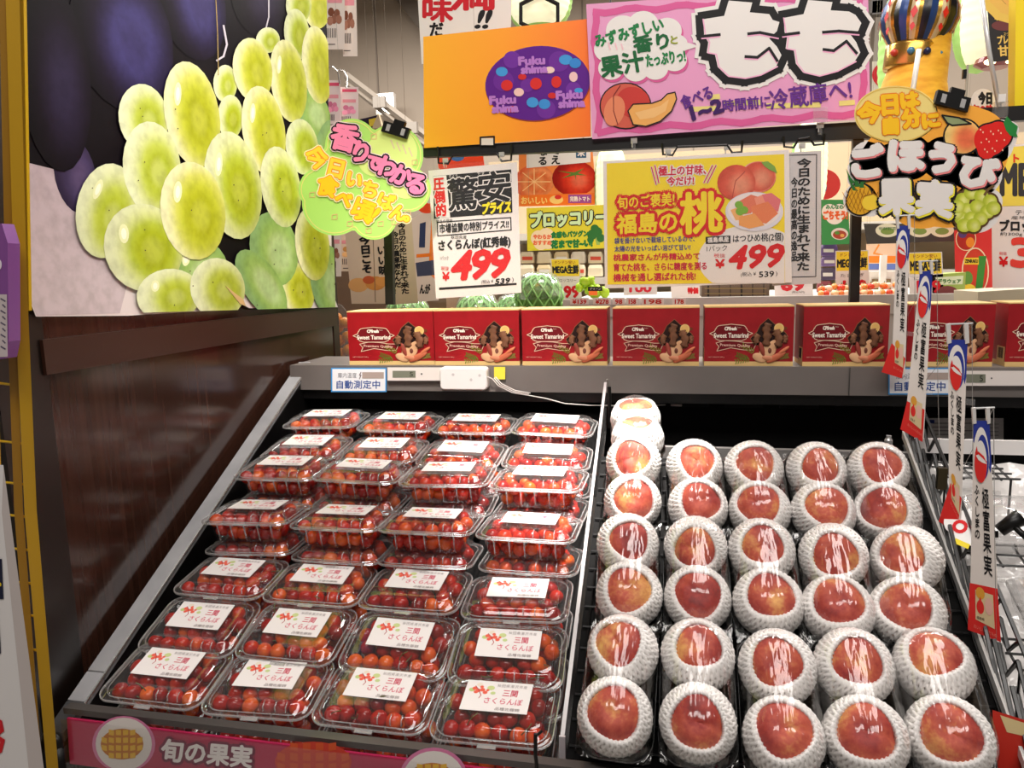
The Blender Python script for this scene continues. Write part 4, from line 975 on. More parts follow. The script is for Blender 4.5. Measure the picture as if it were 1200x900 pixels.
S.poly(b, [(827, 277.5), (856, 276), (856, 285), (827, 286)], INKK, 3)
for x0, y0, x1, y1 in ((763.5, 196, 769, 216), (767.5, 194, 772, 214), (835, 194, 825, 214), (839, 194, 829, 214)): S.line(b, [(x0, y0), (x1, y1)], 2.6, CW, 3); S.line(b, [(x0, y0), (x1, y1)], 1.3, CRIM, 4)
b.build('print', t)
b = MB(); BLU = ink(60, 56, 140)
S.otext(b, '極上の甘味、', [(772, 195), (828, 193), (827, 204), (772, 206)], [(CW, 1.9), (CRIM, .35)], 3); S.otext(b, '今だけ!', [(782, 207.5), (813, 206), (813, 216.5), (782, 217.5)], [(CW, 1.9), (CRIM, .35)], 3)
S.otext(b, '旬のご褒美!', [(723, 231), (790, 225), (790, 241), (724, 245)], [(RED, 3.8), (YEL, .35)], 4); S.otext(b, '福島の', [(723, 252), (793, 247), (793, 271), (723, 274)], [(RED, 4.6), (YEL, .8)], 4); S.otext(b, '桃', [(798, 227), (845, 225), (846, 271), (798, 274)], [(RED, 5.6), (YEL, 1.7)], 4)
S.text(b, '袋を掛けないで栽培しているので、', [(720, 279), (814, 276), (814, 283), (720, 286)], BLU, 3, .15); S.text(b, '太陽の光をいっぱい浴びて甘い!', [(720, 288.5), (809, 286), (809, 293), (720, 295)], BLU, 3, .15)
S.text(b, '桃農家さんが丹精込めて', [(719, 298), (820, 296), (820, 304), (719, 306)], CRIM, 3, .25); S.text(b, '育てた桃を、さらに糖度を測る', [(719, 309), (828, 307), (828, 316), (719, 318)], CRIM, 3, .25); S.text(b, '機械を通し選ばれた桃!', [(719, 321), (815, 319), (815, 328), (719, 330)], CRIM, 3, .25)
S.text(b, '福島県産', [(829, 278.5), (854, 277), (854, 283.5), (829, 284.5)], CW, 4, .2); S.text(b, 'はつひめ桃(2個)', [(859, 275.5), (918, 272), (918, 283.5), (859, 285.5)], INKK, 3, .15)
S.text(b, '1パック', [(828, 288), (852, 287), (852, 294), (828, 295)], INKK, 3); S.text(b, '税抜', Q(836.5, 297, 850, 302), RED, 3); S.text(b, '¥', Q(838.5, 304, 849, 314), RED, 3, .5)
for i, ch in enumerate('499'): S.text(b, ch, [(858.5 + i * 21.5, 289 - i), (878 + i * 21.5, 288 - i), (871 + i * 21.5, 314 - i), (853.5 + i * 21.5, 315 - i)], RED, 3, 1.5)
S.text(b, '(税込 ¥', [(868, 319), (886, 318), (886, 324), (868, 325)], INKK, 3); S.text(b, '539', [(889.5, 318.5), (907, 317.5), (907, 324), (889.5, 325)], INKK, 3, .2); S.text(b, ')', Q(909, 318, 911, 324), INKK, 3)
b.build('lettering', t)
sleeve(t, S, [(704, 186), (926, 172), (930, 334), (707, 341)])
wirehook(t, 776, 870, 168, 181); holder(t, 783, 178, .9); holder(t, 852, 173, .9)

S = Ysheet(YBAR - .022)
t = thing('vertical_note_card', 'grey-white card of vertical brush writing beside the peach price card', 'card', S.fn([(945, 335)], 0)[0])
b = MB(); S.board(b, [(905, 180), (962.5, 176.5), (962, 332), (905, 335)], ink(206, 200, 200), .0012); b.build('card', t)
b = MB(); S.line(b, [(920, 182), (957, 181), (956, 324), (920, 325)], 1, INKK, 1, True); b.build('print', t)
b = MB(); S.vtext(b, '今日のために生まれて来た', [(934, 186), (951, 185), (949, 317), (933, 318)], INKK, 2, .5); S.vtext(b, '今日の最高の逸品', [(927, 208), (935, 207), (934, 306), (927, 307)], INKK, 2, .3); b.build('lettering', t)
sleeve(t, S, [(903, 176), (964, 172), (964, 335), (903, 338)]); holder(t, 940, 171, .9); wirehook(t, 918, 966, 160, 172)

# ------------------------------------------------------------------ cloud-shaped green pop
Y = 1.44; S = Ysheet(Y)
t = thing('green_cloud_sign', 'green cloud-shaped cut-out sign with pink and yellow letters by the poster', 'sign', S.fn([(438, 280)], 0)[0])
LB = [(412, 170, 31), (460, 182, 36), (478, 222, 27), (438, 253, 28), (392, 238, 38), (432, 212, 48), (376, 222, 26), (402, 200, 34)]
# one outline round all the lobes
def blob(lobes, g=0, n=96):
    cx = sum(l[0] for l in lobes) / len(lobes); cy = sum(l[1] for l in lobes) / len(lobes); out = []
    for i in range(n):
        a = 2 * PI * i / n; d = (math.cos(a), math.sin(a)); best = 0
        for (x, y, r) in lobes:
            r = r + g; ux, uy = x - cx, y - cy; bq = ux * d[0] + uy * d[1]; disc = bq * bq - (ux * ux + uy * uy - r * r)
            if disc > 0: best = max(best, bq + math.sqrt(disc))
        out.append((cx + best * d[0], cy + best * d[1]))
    return out
b = MB(); S.board(b, blob(LB), ink(178, 226, 112), .004); b.build('board', t)
b = MB(); S.line(b, blob(LB, -3), 1.2, ink(226, 226, 130), 1, True); S.poly(b, blob([(460, 178, 34), (476, 214, 24), (440, 186, 26)], -5), ink(220, 238, 140), 1.4)
for x, y in ((392, 254), (410, 262), (432, 270), (446, 262), (366, 228), (438, 160), (462, 260), (478, 250), (486, 190)): S.line(b, [(x - 3, y - 2), (x + 3, y - 3), (x + 3, y + 3), (x - 3, y + 3)], .8, ink(226, 180, 130), 2, True)
for i in range(4): S.line(b, [(458 + i * 7, 164 + i * 3), (462 + i * 7, 174 + i * 3)], 1.4, ink(226, 200, 170), 2)
b.build('print', t)
b = MB(); PNK = ink(244, 134, 176); YL_ = ink(252, 214, 60); ORG_C = ink(250, 150, 40); CR = ink(250, 240, 190)
def diag(mb, st, x0, y0, x1, y1, hs, ang, layers, L):
    n = len(st)
    for i, ch in enumerate(st):
        u = i / (n - 1); S_ = hs[0] + (hs[1] - hs[0]) * u; [S.ctext(mb, ch, RQ(x0 + (x1 - x0) * u, y0 + (y1 - y0) * u, S_, S_, ang), m_, L + i * .01 + q_ * .7, r_) for q_, (m_, r_) in enumerate(layers)]
def chars(mb, lst, layers, L):
    for i_, (ch, x, y, sz, an) in enumerate(lst):
        for q_, (m_, r_) in enumerate(layers): S.ctext(mb, ch, RQ(x, y, sz, sz, an), m_, L + q_ * .9 + i_ * .02, r_)
chars(b, [('今', 371, 185, 27, 12), ('日', 394, 197, 24, 14), ('い', 415, 210, 21, 16), ('ち', 434, 222, 22, 16), ('ば', 452, 236, 21, 18), ('ん', 467, 249, 20, 18), ('。', 483, 252, 19, 10)], [(CR, 3.4), (ORG_C, 2.2), (YL_, 1.1)], 3)
chars(b, [('食', 384, 218, 25, 14), ('べ', 403, 233, 20, 20), ('頃', 425, 246, 27, 22), ('!', 447, 257, 26, 40)], [(CR, 3.4), (ORG_C, 2.2), (ink(252, 204, 34), 1.2)], 6)
chars(b, [('香', 404, 161, 33, 14), ('り', 423, 178, 27, 18), ('で', 438, 190, 18, 20), ('わ', 453, 195, 26, 18), ('か', 470, 205, 26, 18), ('る', 488, 215, 27, 14)], [(ink(252, 220, 230), 4.4), (INKK, 3.5), (PNK, 1.5)], 9)
b.build('lettering', t)
def binder(parent, x, y, w_, ang, S, Y):
    mb = MB(); q = RQ(x, y, w_, w_ * .42, ang); P = [at(px, py, Y - .008) for px, py in q]; mb.prism(P, (0, .014, 0), BLACK)
    q = RQ(x + w_ * .1 * math.sin(math.radians(ang)) + w_ * .12, y - w_ * .26, w_ * .42, w_ * .2, ang); P = [at(px, py, Y - .005) for px, py in q]; mb.prism(P, (0, .01, 0), BLACK)
    a = math.radians(ang)
    for s_ in (-.28, .3):
        cx, cy = x + w_ * s_ * math.cos(a), y + w_ * s_ * math.sin(a); q = RQ(cx, cy, w_ * .14, w_ * .26, ang); P = [at(px, py, Y - .0095) for px, py in q]; mb.prism(P, (0, .002, 0), mat((206, 204, 202), .2, .5))
    return mb.build('binder_clip', parent, label='black binder clip with silver tabs')
binder(t, 463, 152, 31, 17, S, Y)

# ------------------------------------------------------------------ reward fruit pop at the upper right
Y = 1.43; S = Ysheet(Y)
t = thing('reward_fruit_sign', 'orange fruit cut-out sign with bold white letters, pineapple, strawberry and grapes', 'sign', S.fn([(1080, 270)], 0)[0])
LB = [(1052, 150, 30), (1085, 185, 62), (1130, 175, 52), (1060, 200, 55), (1110, 215, 52), (1144, 165, 38), (1080, 222, 46)]
b = MB(); S.board(b, blob(LB), ink(248, 172, 62), .004)
S.board(b, [(1050 + 49 * math.cos(a), 134 + 33.5 * math.sin(a)) for a in np.linspace(0, 2 * PI, 40, endpoint=False)], ink(240, 216, 130), .0036); S.board(b, blob([(1008, 234, 20), (1003, 210, 10), (1001, 197, 8), (1020, 240, 14)]), OFF, .0035); S.board(b, blob([(1144, 244, 29), (1160, 236, 15), (1132, 254, 18), (1120, 246, 14)]), OFF, .0038); S.board(b, blob([(1163, 168, 25), (1184, 152, 10), (1172, 160, 20)]), OFF, .0032)
S.board(b, blob([(1019, 189, 24), (1066, 184, 27), (1106, 186, 26), (1149, 203, 26), (1045, 190, 22)]), OFF, .003); b.build('board', t)
b = MB()
S.ell(b, 1050, 134, 48, 33, ink(240, 216, 130), 1); S.line(b, [(1050 + 47 * math.cos(a), 134 + 32 * math.sin(a)) for a in np.linspace(0, 2 * PI, 30)], .8, ink(226, 180, 70), 2)
S.ell(b, 1128, 160, 23, 22, INKK, 3); grape(S, b, 1128, 160, 21, 20, 0, [(252, 212, 130), (250, 170, 100), (244, 128, 84), (236, 108, 76)], 4, (-.1, -.1))
lf = [(1104, 135), (1124, 138), (1138, 145), (1116, 147), (1110, 144)]; S.poly(b, lf, ink(150, 162, 116), 4.5); S.line(b, lf, 2, INKK, 5, True)
sb = blob([(1160, 164, 18), (1170, 158, 15), (1156, 176, 10)], 2.5, 40); S.poly(b, sb, INKK, 3); S.poly(b, blob([(1160, 164, 18), (1170, 158, 15), (1156, 176, 10)], .6, 40), ink(222, 36, 30), 4)
for i in range(16): S.ell(b, 1149 + (i * 7) % 30, 152 + (i * 11) % 32, .9, 1.2, ink(250, 190, 160), 5, k=8)
for q in ([(1176, 144), (1180, 136), (1186, 143), (1193, 148), (1191, 156), (1193, 161), (1184, 159), (1179, 153)],): S.poly(b, q, ink(38, 130, 58), 5)
pts = blob([(1008, 236, 15), (1008, 229, 13)], 2.2, 40); S.poly(b, pts, INKK, 3); S.poly(b, blob([(1008, 236, 15), (1008, 229, 13)], .4, 40), ink(226, 168, 36), 4)
for i in range(-3, 4): S.line(b, [(1008 + i * 5 - 6, 219 + abs(i) * 2), (1008 + i * 5 + 5, 250 - abs(i) * 2)], .7, ink(170, 108, 20), 5); S.line(b, [(1008 + i * 5 + 6, 219 + abs(i) * 2), (1008 + i * 5 - 5, 250 - abs(i) * 2)], .7, ink(150, 96, 20), 5.2)
for x, y in ((991, 197), (995, 190), (1000, 194), (1004, 205), (1010, 206), (994, 206), (998, 201), (1012, 200)): S.poly(b, [(x, y), (x + 6, y + 11), (x + 12, y + 18), (x + 5, y + 17)] if x < 1001 else [(x, y), (x + 3, y + 14), (x - 3, y + 14)], ink(44, 110, 48), 4 + (x % 7) * .1)
S.ell(b, 1021, 237, 11, 9, ink(244, 206, 60), 6, -20); S.line(b, [(1012, 230), (1024, 227), (1031, 233)], 1, ink(150, 96, 20), 7)
gr = [(1128, 234), (1138, 226), (1150, 230), (1160, 236), (1133, 246), (1145, 242), (1157, 248), (1164, 244), (1127, 256), (1138, 256), (1149, 256), (1130, 264), (1141, 264), (1120, 250), (1122, 242)]
S.poly(b, blob([(x, y, 9) for x, y in gr], 1.6), ink(94, 66, 40), 3)
for i, (x, y) in enumerate(gr): grape(S, b, x, y, 8.6, 8.2, 0, [(182, 196, 60), (206, 214, 80), (222, 226, 110), (236, 238, 160)], 4 + i * .1, (-.2, -.3), 14)
S.line(b, [(1154, 228), (1158, 222), (1164, 218)], 3, ink(110, 84, 50), 6); b.build('fruit_pictures', t)
b = MB(); OL = ink(236, 120, 20); YB_ = ink(252, 196, 30)
for ch, q in (('今', RQ(1019, 132, 27, 24, -12)), ('日', RQ(1043, 123, 17, 22, -4)), ('は', RQ(1066, 117, 20, 16, -10)), ('自', RQ(1044, 147, 16, 19, -2)), ('分', RQ(1068, 138, 21, 21, -10)), ('に', RQ(1091, 141, 19, 15, -8))):
    S.otext(b, ch, q, [(OL, 2.9), (YB_, 1.7)], 3)
PKs = ink(246, 140, 140)
for ch, q in (('ご', RQ(1018, 190, 35, 34, -6)), ('ほ', RQ(1063, 184, 38, 32, 0)), ('う', RQ(1105, 187, 27, 32, 8)), ('び', RQ(1148, 203, 41, 35, 14))):
    S.otext(b, ch, q, [(INKK, 5.6), (PKs, 3.7)], 6); S.otext(b, ch, [(x - 1.2, y - 1.6) for x, y in q], [(OFF, 3.2)], 8)
YS_ = ink(248, 232, 60)
for ch, q in (('果', RQ(1051, 232, 38, 38, -2)), ('実', RQ(1096, 234, 40, 40, 4))):
    S.otext(b, ch, q, [(INKK, 6.4), (YS_, 3.6)], 9); S.otext(b, ch, [(x - .8, y - 1.4) for x, y in q], [(OFF, 2.8)], 11)
b.build('lettering', t)
binder(t, 1117, 118, 40, 15, S, Y)
b = MB(); b.tube([at(1077, 58, 1.455), at(1070, 104, 1.45), at(1066, 140, 1.45)], .0042, mat((226, 222, 214), .3), 10); b.build('rod', t, smooth=True, label='white support rod')

# ------------------------------------------------------------------ banana with a crown
Yb = 1.75; t = thing('crowned_banana', 'large yellow plush banana wearing a striped onion-shaped crown', 'plush banana', at(1075, 250, Yb))
pxm = lambda Y: (Y - 0) / FPX * 1.02
b = MB(); C = [(1090, 30), (1082, 60), (1072, 95), (1066, 130), (1064, 170), (1070, 230)]; Pn = np.array([at(x, y, Yb) for x, y in C])
Pi = np.array([[np.interp(t_, range(len(C)), Pn[:, k]) for k in range(3)] for t_ in np.linspace(0, len(C) - 1, 26)])
Wd = np.interp(np.linspace(0, len(C) - 1, 26), range(len(C)), [20, 24, 29, 35, 38, 36]) * pxm(Yb)
b.tube(Pi, Wd, m_noise('banana_plush', (214, 152, 26), (236, 184, 52), 9, .75, stretch=(3, 3, 9)), 20)
b.build('banana', t, smooth=True)
cap = at(1070, 63, Yb); R = roty(math.radians(7)); s_ = pxm(Yb)
GOLD = mat((196, 152, 70), .25, .85); NAVY = mat((38, 66, 120), .3, .2); BLK = mat((12, 12, 18), .3); PALE = mat((226, 206, 160), .3, .4)
b = MB(); b.lathe([(25 * s_, -16 * s_), (25.5 * s_, -14 * s_), (26 * s_, 4 * s_), (25 * s_, 7 * s_)], cap, GOLD, 28, R); b.build('crown_band', t, smooth=True, label='gold crown band')
b = MB()
for a_, c in ((-1.9, (70, 130, 160)), (-1.35, (24, 34, 70)), (-2.5, (190, 60, 40)), (-.8, (70, 130, 160))):
    p = cap + R @ np.array([26.5 * s_ * math.cos(a_), 26.5 * s_ * math.sin(a_), -4 * s_]); b.ball(p, 3.6 * s_, mat(c, .2), 10, 8)
b.build('jewel', t, smooth=True)
b = MB(); prof = [(23, 6), (27, 12), (32.5, 21), (35, 31), (34, 41), (30, 50), (22, 58), (12, 65), (4, 71), (1, 79)]; k = 64; V = []
for (r, z) in prof:
    for j in range(k):
        th = 2 * PI * j / k; q = r * (1 + .025 * math.cos(16 * th)); V.append(R @ np.array([q * s_ * math.cos(th), q * s_ * math.sin(th), z * s_]) + cap)
n0 = len(prof); pat = [NAVY, GOLD, PALE, GOLD, BLK, GOLD, NAVY, GOLD]
for j in range(k):
    b.add([V[i * k + j] for i in range(n0)] + [V[i * k + (j + 1) % k] for i in range(n0)], [(i, n0 + i, n0 + i + 1, i + 1) for i in range(n0 - 1)], [NAVY, NAVY, GOLD, PALE, PALE, GOLD, BLK, BLK][j % 8])
b.build('crown_dome', t, smooth=True, label='striped blue, black and gold crown dome')
b = MB()
for j in range(0, k, 8):
    th = 2 * PI * (j + 4) / k
    for r, z, h in ((31.6, 17, 4.6), (35.2, 29, 6), (34, 42, 4.6)):
        c = np.array([r * math.cos(th), r * math.sin(th), z]); tn = np.array([-math.sin(th), math.cos(th), 0]); up = np.array([0, 0, 1.]); nn = np.array([math.cos(th), math.sin(th), 0])
        b.add([cap + R @ ((c + nn * 1.2 + d) * s_) for d in (up * h, tn * h * .55, -up * h, -tn * h * .55)], [(3, 2, 1, 0)], mat((206, 30, 30), .3)); b.build('diamond', t, label='red diamond patch'); b = MB()

# ------------------------------------------------------------------ paper lanterns
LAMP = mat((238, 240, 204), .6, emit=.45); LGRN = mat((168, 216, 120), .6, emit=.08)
def lantern(x, y, w_, h_, Y, label, ribs=14):
    s = Y * 1.02 / FPX; c = at(x, y, Y); t = thing('paper_lantern', label, 'lantern', c - [0, 0, h_ / 2 * s], 'green and white paper lanterns')
    b = MB(); n = ribs * 4; prof = []
    for i in range(n + 1):
        u = i / n * 2 - 1; r = w_ / 2 * (max(0.0, 1 - abs(u) ** 3.2)) ** .5 * (1 + .012 * math.cos(i * PI / 2)); prof.append((max(r, 1.5) * s, u * h_ / 2 * s))
    k = 28; V = [(c[0] + r * math.cos(2 * PI * j / k), c[1] + r * math.sin(2 * PI * j / k), c[2] + z) for r, z in prof for j in range(k)]
    for i in range(n):
        for m_, js in ((LAMP, [j for j in range(k) if j not in (0, 1, 2, 11, 12, 13, 14)]), (LGRN, [0, 1, 2, 11, 12, 13, 14])): pass
    lamp = [j for j in range(k) if 16 <= j <= 27]
    b.add(V, [(i * k + j, i * k + (j + 1) % k, (i + 1) * k + (j + 1) % k, (i + 1) * k + j) for i in range(n) for j in range(k) if 16 <= j <= 26 and abs(i - n / 2) < n * .45], LAMP)
    b.add(V, [(i * k + j, i * k + (j + 1) % k, (i + 1) * k + (j + 1) % k, (i + 1) * k + j) for i in range(n) for j in range(k) if not (16 <= j <= 26 and abs(i - n / 2) < n * .45)], LGRN)
    b.build('shade', t, smooth=True)
    b = MB(); b.lathe([(w_ * .2 * s, -2 * s), (w_ * .22 * s, 0), (w_ * .2 * s, 3 * s)], c + [0, 0, h_ / 2 * s], mat((30, 30, 30), .5), 16); b.build('top_ring', t)
    b = MB(); b.tube([c + [0, 0, h_ / 2 * s], c + [0, 0, h_ / 2 * s + .5]], .003, mat((60, 60, 60), .5), 5); b.build('cord', t); return t
lantern(1150, 8, 48, 124, 2.3, 'tall green and white paper lantern beside the black banana board')
lantern(1068, 58, 60, 130, 2.4, 'green and white paper lantern behind the crowned banana')
lantern(948, 196, 36, 98, 2.5, 'green and white paper lantern behind the vertical note card')
lantern(716, 220, 36, 96, 2.5, 'green and white paper lantern behind the left edge of the peach price card')
L4 = lantern(632, -10, 72, 84, 2.1, 'green paper lantern with a black hexagon above the orange panel')
b = MB(); s = 2.1 * 1.02 / FPX; c = at(632, 12, 2.1 - 39 * s); hx = [(632 + 25 * math.cos(math.radians(a)), 16 + 22 * math.sin(math.radians(a))) for a in range(-90, 270, 60)]
b.tube([at(x, y, 2.1 - 38 * s) for x, y in hx], .006, INKK, 6, closed=True); b.build('hexagon', L4, label='black hexagon outline')

# ------------------------------------------------------------------ hanging signs behind the frame
def hang_cord(r, pts):
    mb = MB()
    for p in pts: mb.tube([p, (p[0], p[1], 4.3)], .0003, mat((120, 110, 98), .5), 4)
    mb.build('cord', r)
def card(name, label, cat, quad, Y, m, t=.003, group=None, hang=None):
    S = Ysheet(Y); q = np.array(quad, float); o = S.fn([((q[:, 0].min() + q[:, 0].max()) / 2, q[:, 1].max())], 0)[0]
    r = thing(name, label, cat, o, group); mb = MB(); S.board(mb, quad, m, t); mb.build('board', r)
    if hang: hang_cord(r, [at(x, y, Y) for x, y in hang])
    return r, S
def finish(mb, r, name='print'): return mb.build(name, r)
r, S = card('white_taste_sign', 'white hanging sign with red and black brush letters above the orange panel', 'sign', [(488, -30), (600, -30), (598, 75), (494, 75)], 1.9, mat((222, 218, 214), .5), hang=[(494, -20), (594, -20)])
b = MB(); S.otext(b, '味', Q(496, -2, 530, 25), [(ink(190, 26, 40), 1.2)], 1); S.otext(b, '満', Q(528, -18, 580, 11), [(ink(190, 26, 40), 1.6)], 1); S.otext(b, 'だ', Q(504, 27, 519, 42), [(INKK, .8)], 1); S.text(b, '!', [(563, 12), (569, 12), (562, 33), (556, 33)], INKK, 1, .8); S.text(b, '!', [(572, 12), (578, 12), (571, 33), (565, 33)], INKK, 1, .8); finish(b, r, 'lettering')
r, S = card('black_banana_board', 'black hanging board with a banana picture and gold letters at the upper right', 'sign', [(1153, -40), (1197, -40), (1195, 69), (1162, 73)], 2.0, mat((24, 20, 20), .5), hang=[(1156, -30), (1194, -30)])
b = MB()
for i, (x0, y0) in enumerate(((1154, -6), (1160, -14), (1168, -22))): S.line(b, [(x0, y0), (x0 + 6, y0 + 14), (x0 + 16, y0 + 24), (x0 + 30, y0 + 28)], 11, ink(226, 190 - i * 8, 90), 1 + i * .3)
S.ell(b, 1176, 30, 14, 6, ink(110, 60, 60), .8); finish(b, r)
b = MB(); GL_ = ink(226, 190, 100); S.text(b, 'プレミア', RQ(1182, 46, 26, 10, -4), GL_, 2, .4); S.text(b, '甘熟', RQ(1182, 59, 24, 12, -4), GL_, 2, .5); S.text(b, 'スウィート', Q(1176, 38, 1193, 42), GL_, 2); finish(b, r, 'lettering')
b = MB(); c = at(1167, 74, 2.2); b.lathe([(.045, .012), (.05, 0), (.03, -.012)], c, mat((120, 14, 20), .3), 20); lr = b.build('red_lamp', label='small red ceiling lamp with two lit bulbs under the black banana board', cat='lamp', smooth=False)
for dx in (-.026, .02):
    b = MB(); b.ball(c + [dx, -.035, -.004], .009, mat((255, 226, 170), .4, emit=5), 10, 6, (1.6, 1, .8)); b.build('bulb', lr)
b = MB(); P = [at(x, y, 1.62) for x, y in ((1191, -40), (1240, -40), (1240, 134), (1189, 134))]; b.prism(P, (0, .03, 0), mat((240, 212, 20), .45)); b.build('yellow_board', label='plain yellow board edge at the upper right corner', cat='board')
t = thing('clear_stand', 'clear rod with a clamp standing on the right end of the black bar', 'stand', at(1172, 137, 1.56)); b = MB(); b.tube([at(1148, -20, 1.56), at(1159, 60, 1.56), at(1171, 125, 1.56)], .0042, mat((206, 206, 206), .2, .2), 8); b.build('rod', t, smooth=True)
b = MB(); c = at(1172, 129, 1.56); b.box(c, (.022, .012, .028), ACRYL); b.box(c + [0, 0, .02], (.012, .01, .014), mat((220, 220, 218), .2)); b.build('clamp', t)
S = Ysheet(1.68); t = thing('round_notice', 'small round-topped white notice with black and red letters behind the binder clip', 'notice', S.fn([(1152, 136)], 0)[0])
b = MB(); S.board(b, blob([(1152, 118, 14), (1152, 130, 14)]), mat((214, 206, 198), .5), .003); b.build('board', t); b = MB(); S.text(b, '今日', Q(1147, 108, 1162, 122), INKK, 1, .9); S.text(b, '旬の味', Q(1140, 123, 1163, 135), ink(190, 30, 36), 1, .8); b.build('lettering', t)
t = thing('small_stick', 'thin grey stick with a small black clip behind the upper right sign', 'stick', at(1134, 130, 1.59)); b = MB(); b.tube([at(1134, 76, 1.59), at(1131, 130, 1.59)], .0022, mat((170, 166, 150), .4), 6); b.build('stick', t); b = MB(); b.box(at(1130, 87, 1.59), (.006, .006, .016), BLACK); b.build('clip', t)
r, S = card('red_ball_sign', 'white card with a red round letter mark behind the pink sign', 'sign', [(1022, 72), (1050, 72), (1050, 128), (1022, 128)], 3.0, mat((206, 196, 186), .5), hang=[(1036, 73)])
b = MB(); S.ell(b, 1040, 88, 18, 16, ink(196, 24, 40), 1); S.otext(b, 'も', Q(1033, 79, 1047, 96), [(CW, .8)], 2); finish(b, r)
for x0, lb in ((1021, 'small dark hanging box beside the pink sign'), (1029, 'dark hanging box behind the crown dome')):
    b = MB(); b.box(at(x0 + 5, 9 if x0 < 1025 else 10, 4), (.05 if x0 < 1025 else .1, .05, .06), mat((44, 38, 34), .5)); b.build('hanging_box', label=lb, cat='box')

r, S = card('tomato_sign', 'orange tomato poster with white note at its top', 'sign', [(608, 172), (694, 172), (699, 228), (697, 240), (608, 242)], 2.5, mat((236, 130, 50), .5), hang=[(612, 174), (690, 174)])
b = MB(); grape(S, b, 626, 213, 24, 20, -10, [(226, 100, 60), (240, 150, 96), (230, 110, 60), (244, 170, 110)], 1)
for a in range(8): S.line(b, [(626, 213), (626 + 19 * math.cos(a * .785), 213 + 15 * math.sin(a * .785))], 1, ink(248, 200, 140), 1.6)
grape(S, b, 673, 209, 26, 21, 0, [(150, 30, 24), (206, 48, 32), (220, 70, 44), (236, 130, 100)], 2, (-.3, -.3))
for a in range(6): S.poly(b, [(673, 202), (673 + 18 * math.cos(a * 1.05 + .3) - 2, 203 + 9 * math.sin(a * 1.05 + .3)), (675, 205)], ink(90, 120, 40), 3)
S.poly(b, [(617, 172), (692, 172), (692, 190), (617, 197)], ink(226, 222, 220), 4); S.poly(b, [(608, 229), (697, 226), (697, 240), (608, 242)], ink(236, 116, 30), 4); S.poly(b, Q(666, 228, 693, 238), ink(150, 70, 150), 5); S.poly(b, Q(675, 173, 687, 185), ink(44, 90, 120), 5); S.ell(b, 652, 234, 8, 5, ink(240, 200, 120), 5); S.ell(b, 654, 231, 4, 2.5, ink(206, 40, 40), 6); finish(b, r)
b = MB(); S.vtext(b, 'なる', Q(630, 172, 642, 194), INKK, 6, .4); S.vtext(b, 'でえ', Q(645, 170, 657, 193), INKK, 6, .4); S.text(b, '米', Q(677, 175, 685, 183), CW, 6, .4); S.text(b, '完熟トマト', Q(668, 230, 691, 236), CW, 6, .2); S.text(b, 'おいしい', Q(611, 231, 641, 239), ink(250, 210, 120), 6, .3); finish(b, r, 'lettering')
r, S = card('broccoli_sign', 'yellow-green broccoli sign below the tomato poster', 'sign', [(617, 244), (708, 240), (708, 291), (618, 294)], 2.42, mat((220, 206, 38), .5), hang=[(620, 246), (704, 242)])
b = MB(); S.poly(b, blob([(631, 279, 9), (640, 276, 9), (634, 284, 9), (642, 284, 8)]), ink(244, 220, 180), 1)
for x, y, q in ((700, 272, 6), (694, 275, 6), (704, 279, 5), (697, 268, 5), (692, 281, 4)): S.ell(b, x, y, q, q, ink(44, 110, 50), 2, k=12)
S.poly(b, [(697, 278), (704, 278), (703, 287), (699, 287)], ink(150, 180, 90), 1.5); finish(b, r)
b = MB(); S.otext(b, 'ブロッコリー', [(622, 249), (711, 245), (711, 262), (622, 267)], [(INKK, 2.6), (ink(206, 232, 180), 1.2)], 2)
GG = ink(30, 120, 60); S.text(b, '食感もバツグン', [(646, 272), (689, 270), (689, 277), (646, 279)], GG, 2, .6); S.text(b, '花まで甘~い!', [(646, 282), (694, 280), (694, 289), (646, 291)], GG, 2, .8); S.text(b, 'やわらか', Q(625, 275, 646, 280), ink(236, 110, 70), 2, .4); S.text(b, 'おすすめ', Q(625, 282, 646, 287), ink(236, 110, 70), 2, .4); finish(b, r, 'lettering')
def mega(q, Y, label, price, sub, yh=.42, nm='mega_price_card', word='MEGA生鮮', hidden=0):
    r, S = card(nm, label, 'price card', q, Y, mat((214, 208, 204), .5)); qq = np.array(q, float)
    L_ = lambda u0, v0, u1, v1: [tuple(x) for x in bil(qq, [u0, u1, u1, u0], [v0, v0, v1, v1])]
    b = MB(); S.poly(b, L_(.03, .02, .97, yh), ink(226, 196, 50), 1); finish(b, r)
    b = MB(); S.text(b, 'ドンドン安い', L_(.15, .05, .85, .13), ink(160, 90, 40), 2, .1); S.text(b, word, L_(.06, .16, .94, yh - .06), ink(30, 30, 34), 2, .5); S.text(b, sub, L_(.15, yh + .06, .85, yh + .14), ink(70, 66, 66), 2); S.text(b, price, L_(.24, .66, .9, .93), ink(196, 24, 36), 2, .9); finish(b, r, 'lettering'); return r
mega([(645, 303), (679, 303), (682, 352), (648, 352)], 2.38, 'yellow-topped price card above the melons in the middle background', '199', 'ブロッコリー', .42)
mega([(979, 294), (1018, 293), (1019, 346), (979, 348)], 2.3, 'yellow-topped price card with red 129 behind the right black post', '129', 'たまねぎ', .44)
mega([(1064, 296), (1104, 295), (1106, 346), (1066, 347)], 2.3, 'yellow-topped price card half hidden behind the mini banners', '179', 'にんじん', .5)
r, S = card('large_price_sign', 'large yellow and white price sign at the right edge', 'price card', [(1161, 172), (1240, 165), (1238, 336), (1163, 338)], 1.58, CW)
b = MB(); S.poly(b, [(1164, 174), (1236, 168), (1236, 240), (1164, 242)], ink(244, 222, 90), 1); finish(b, r)
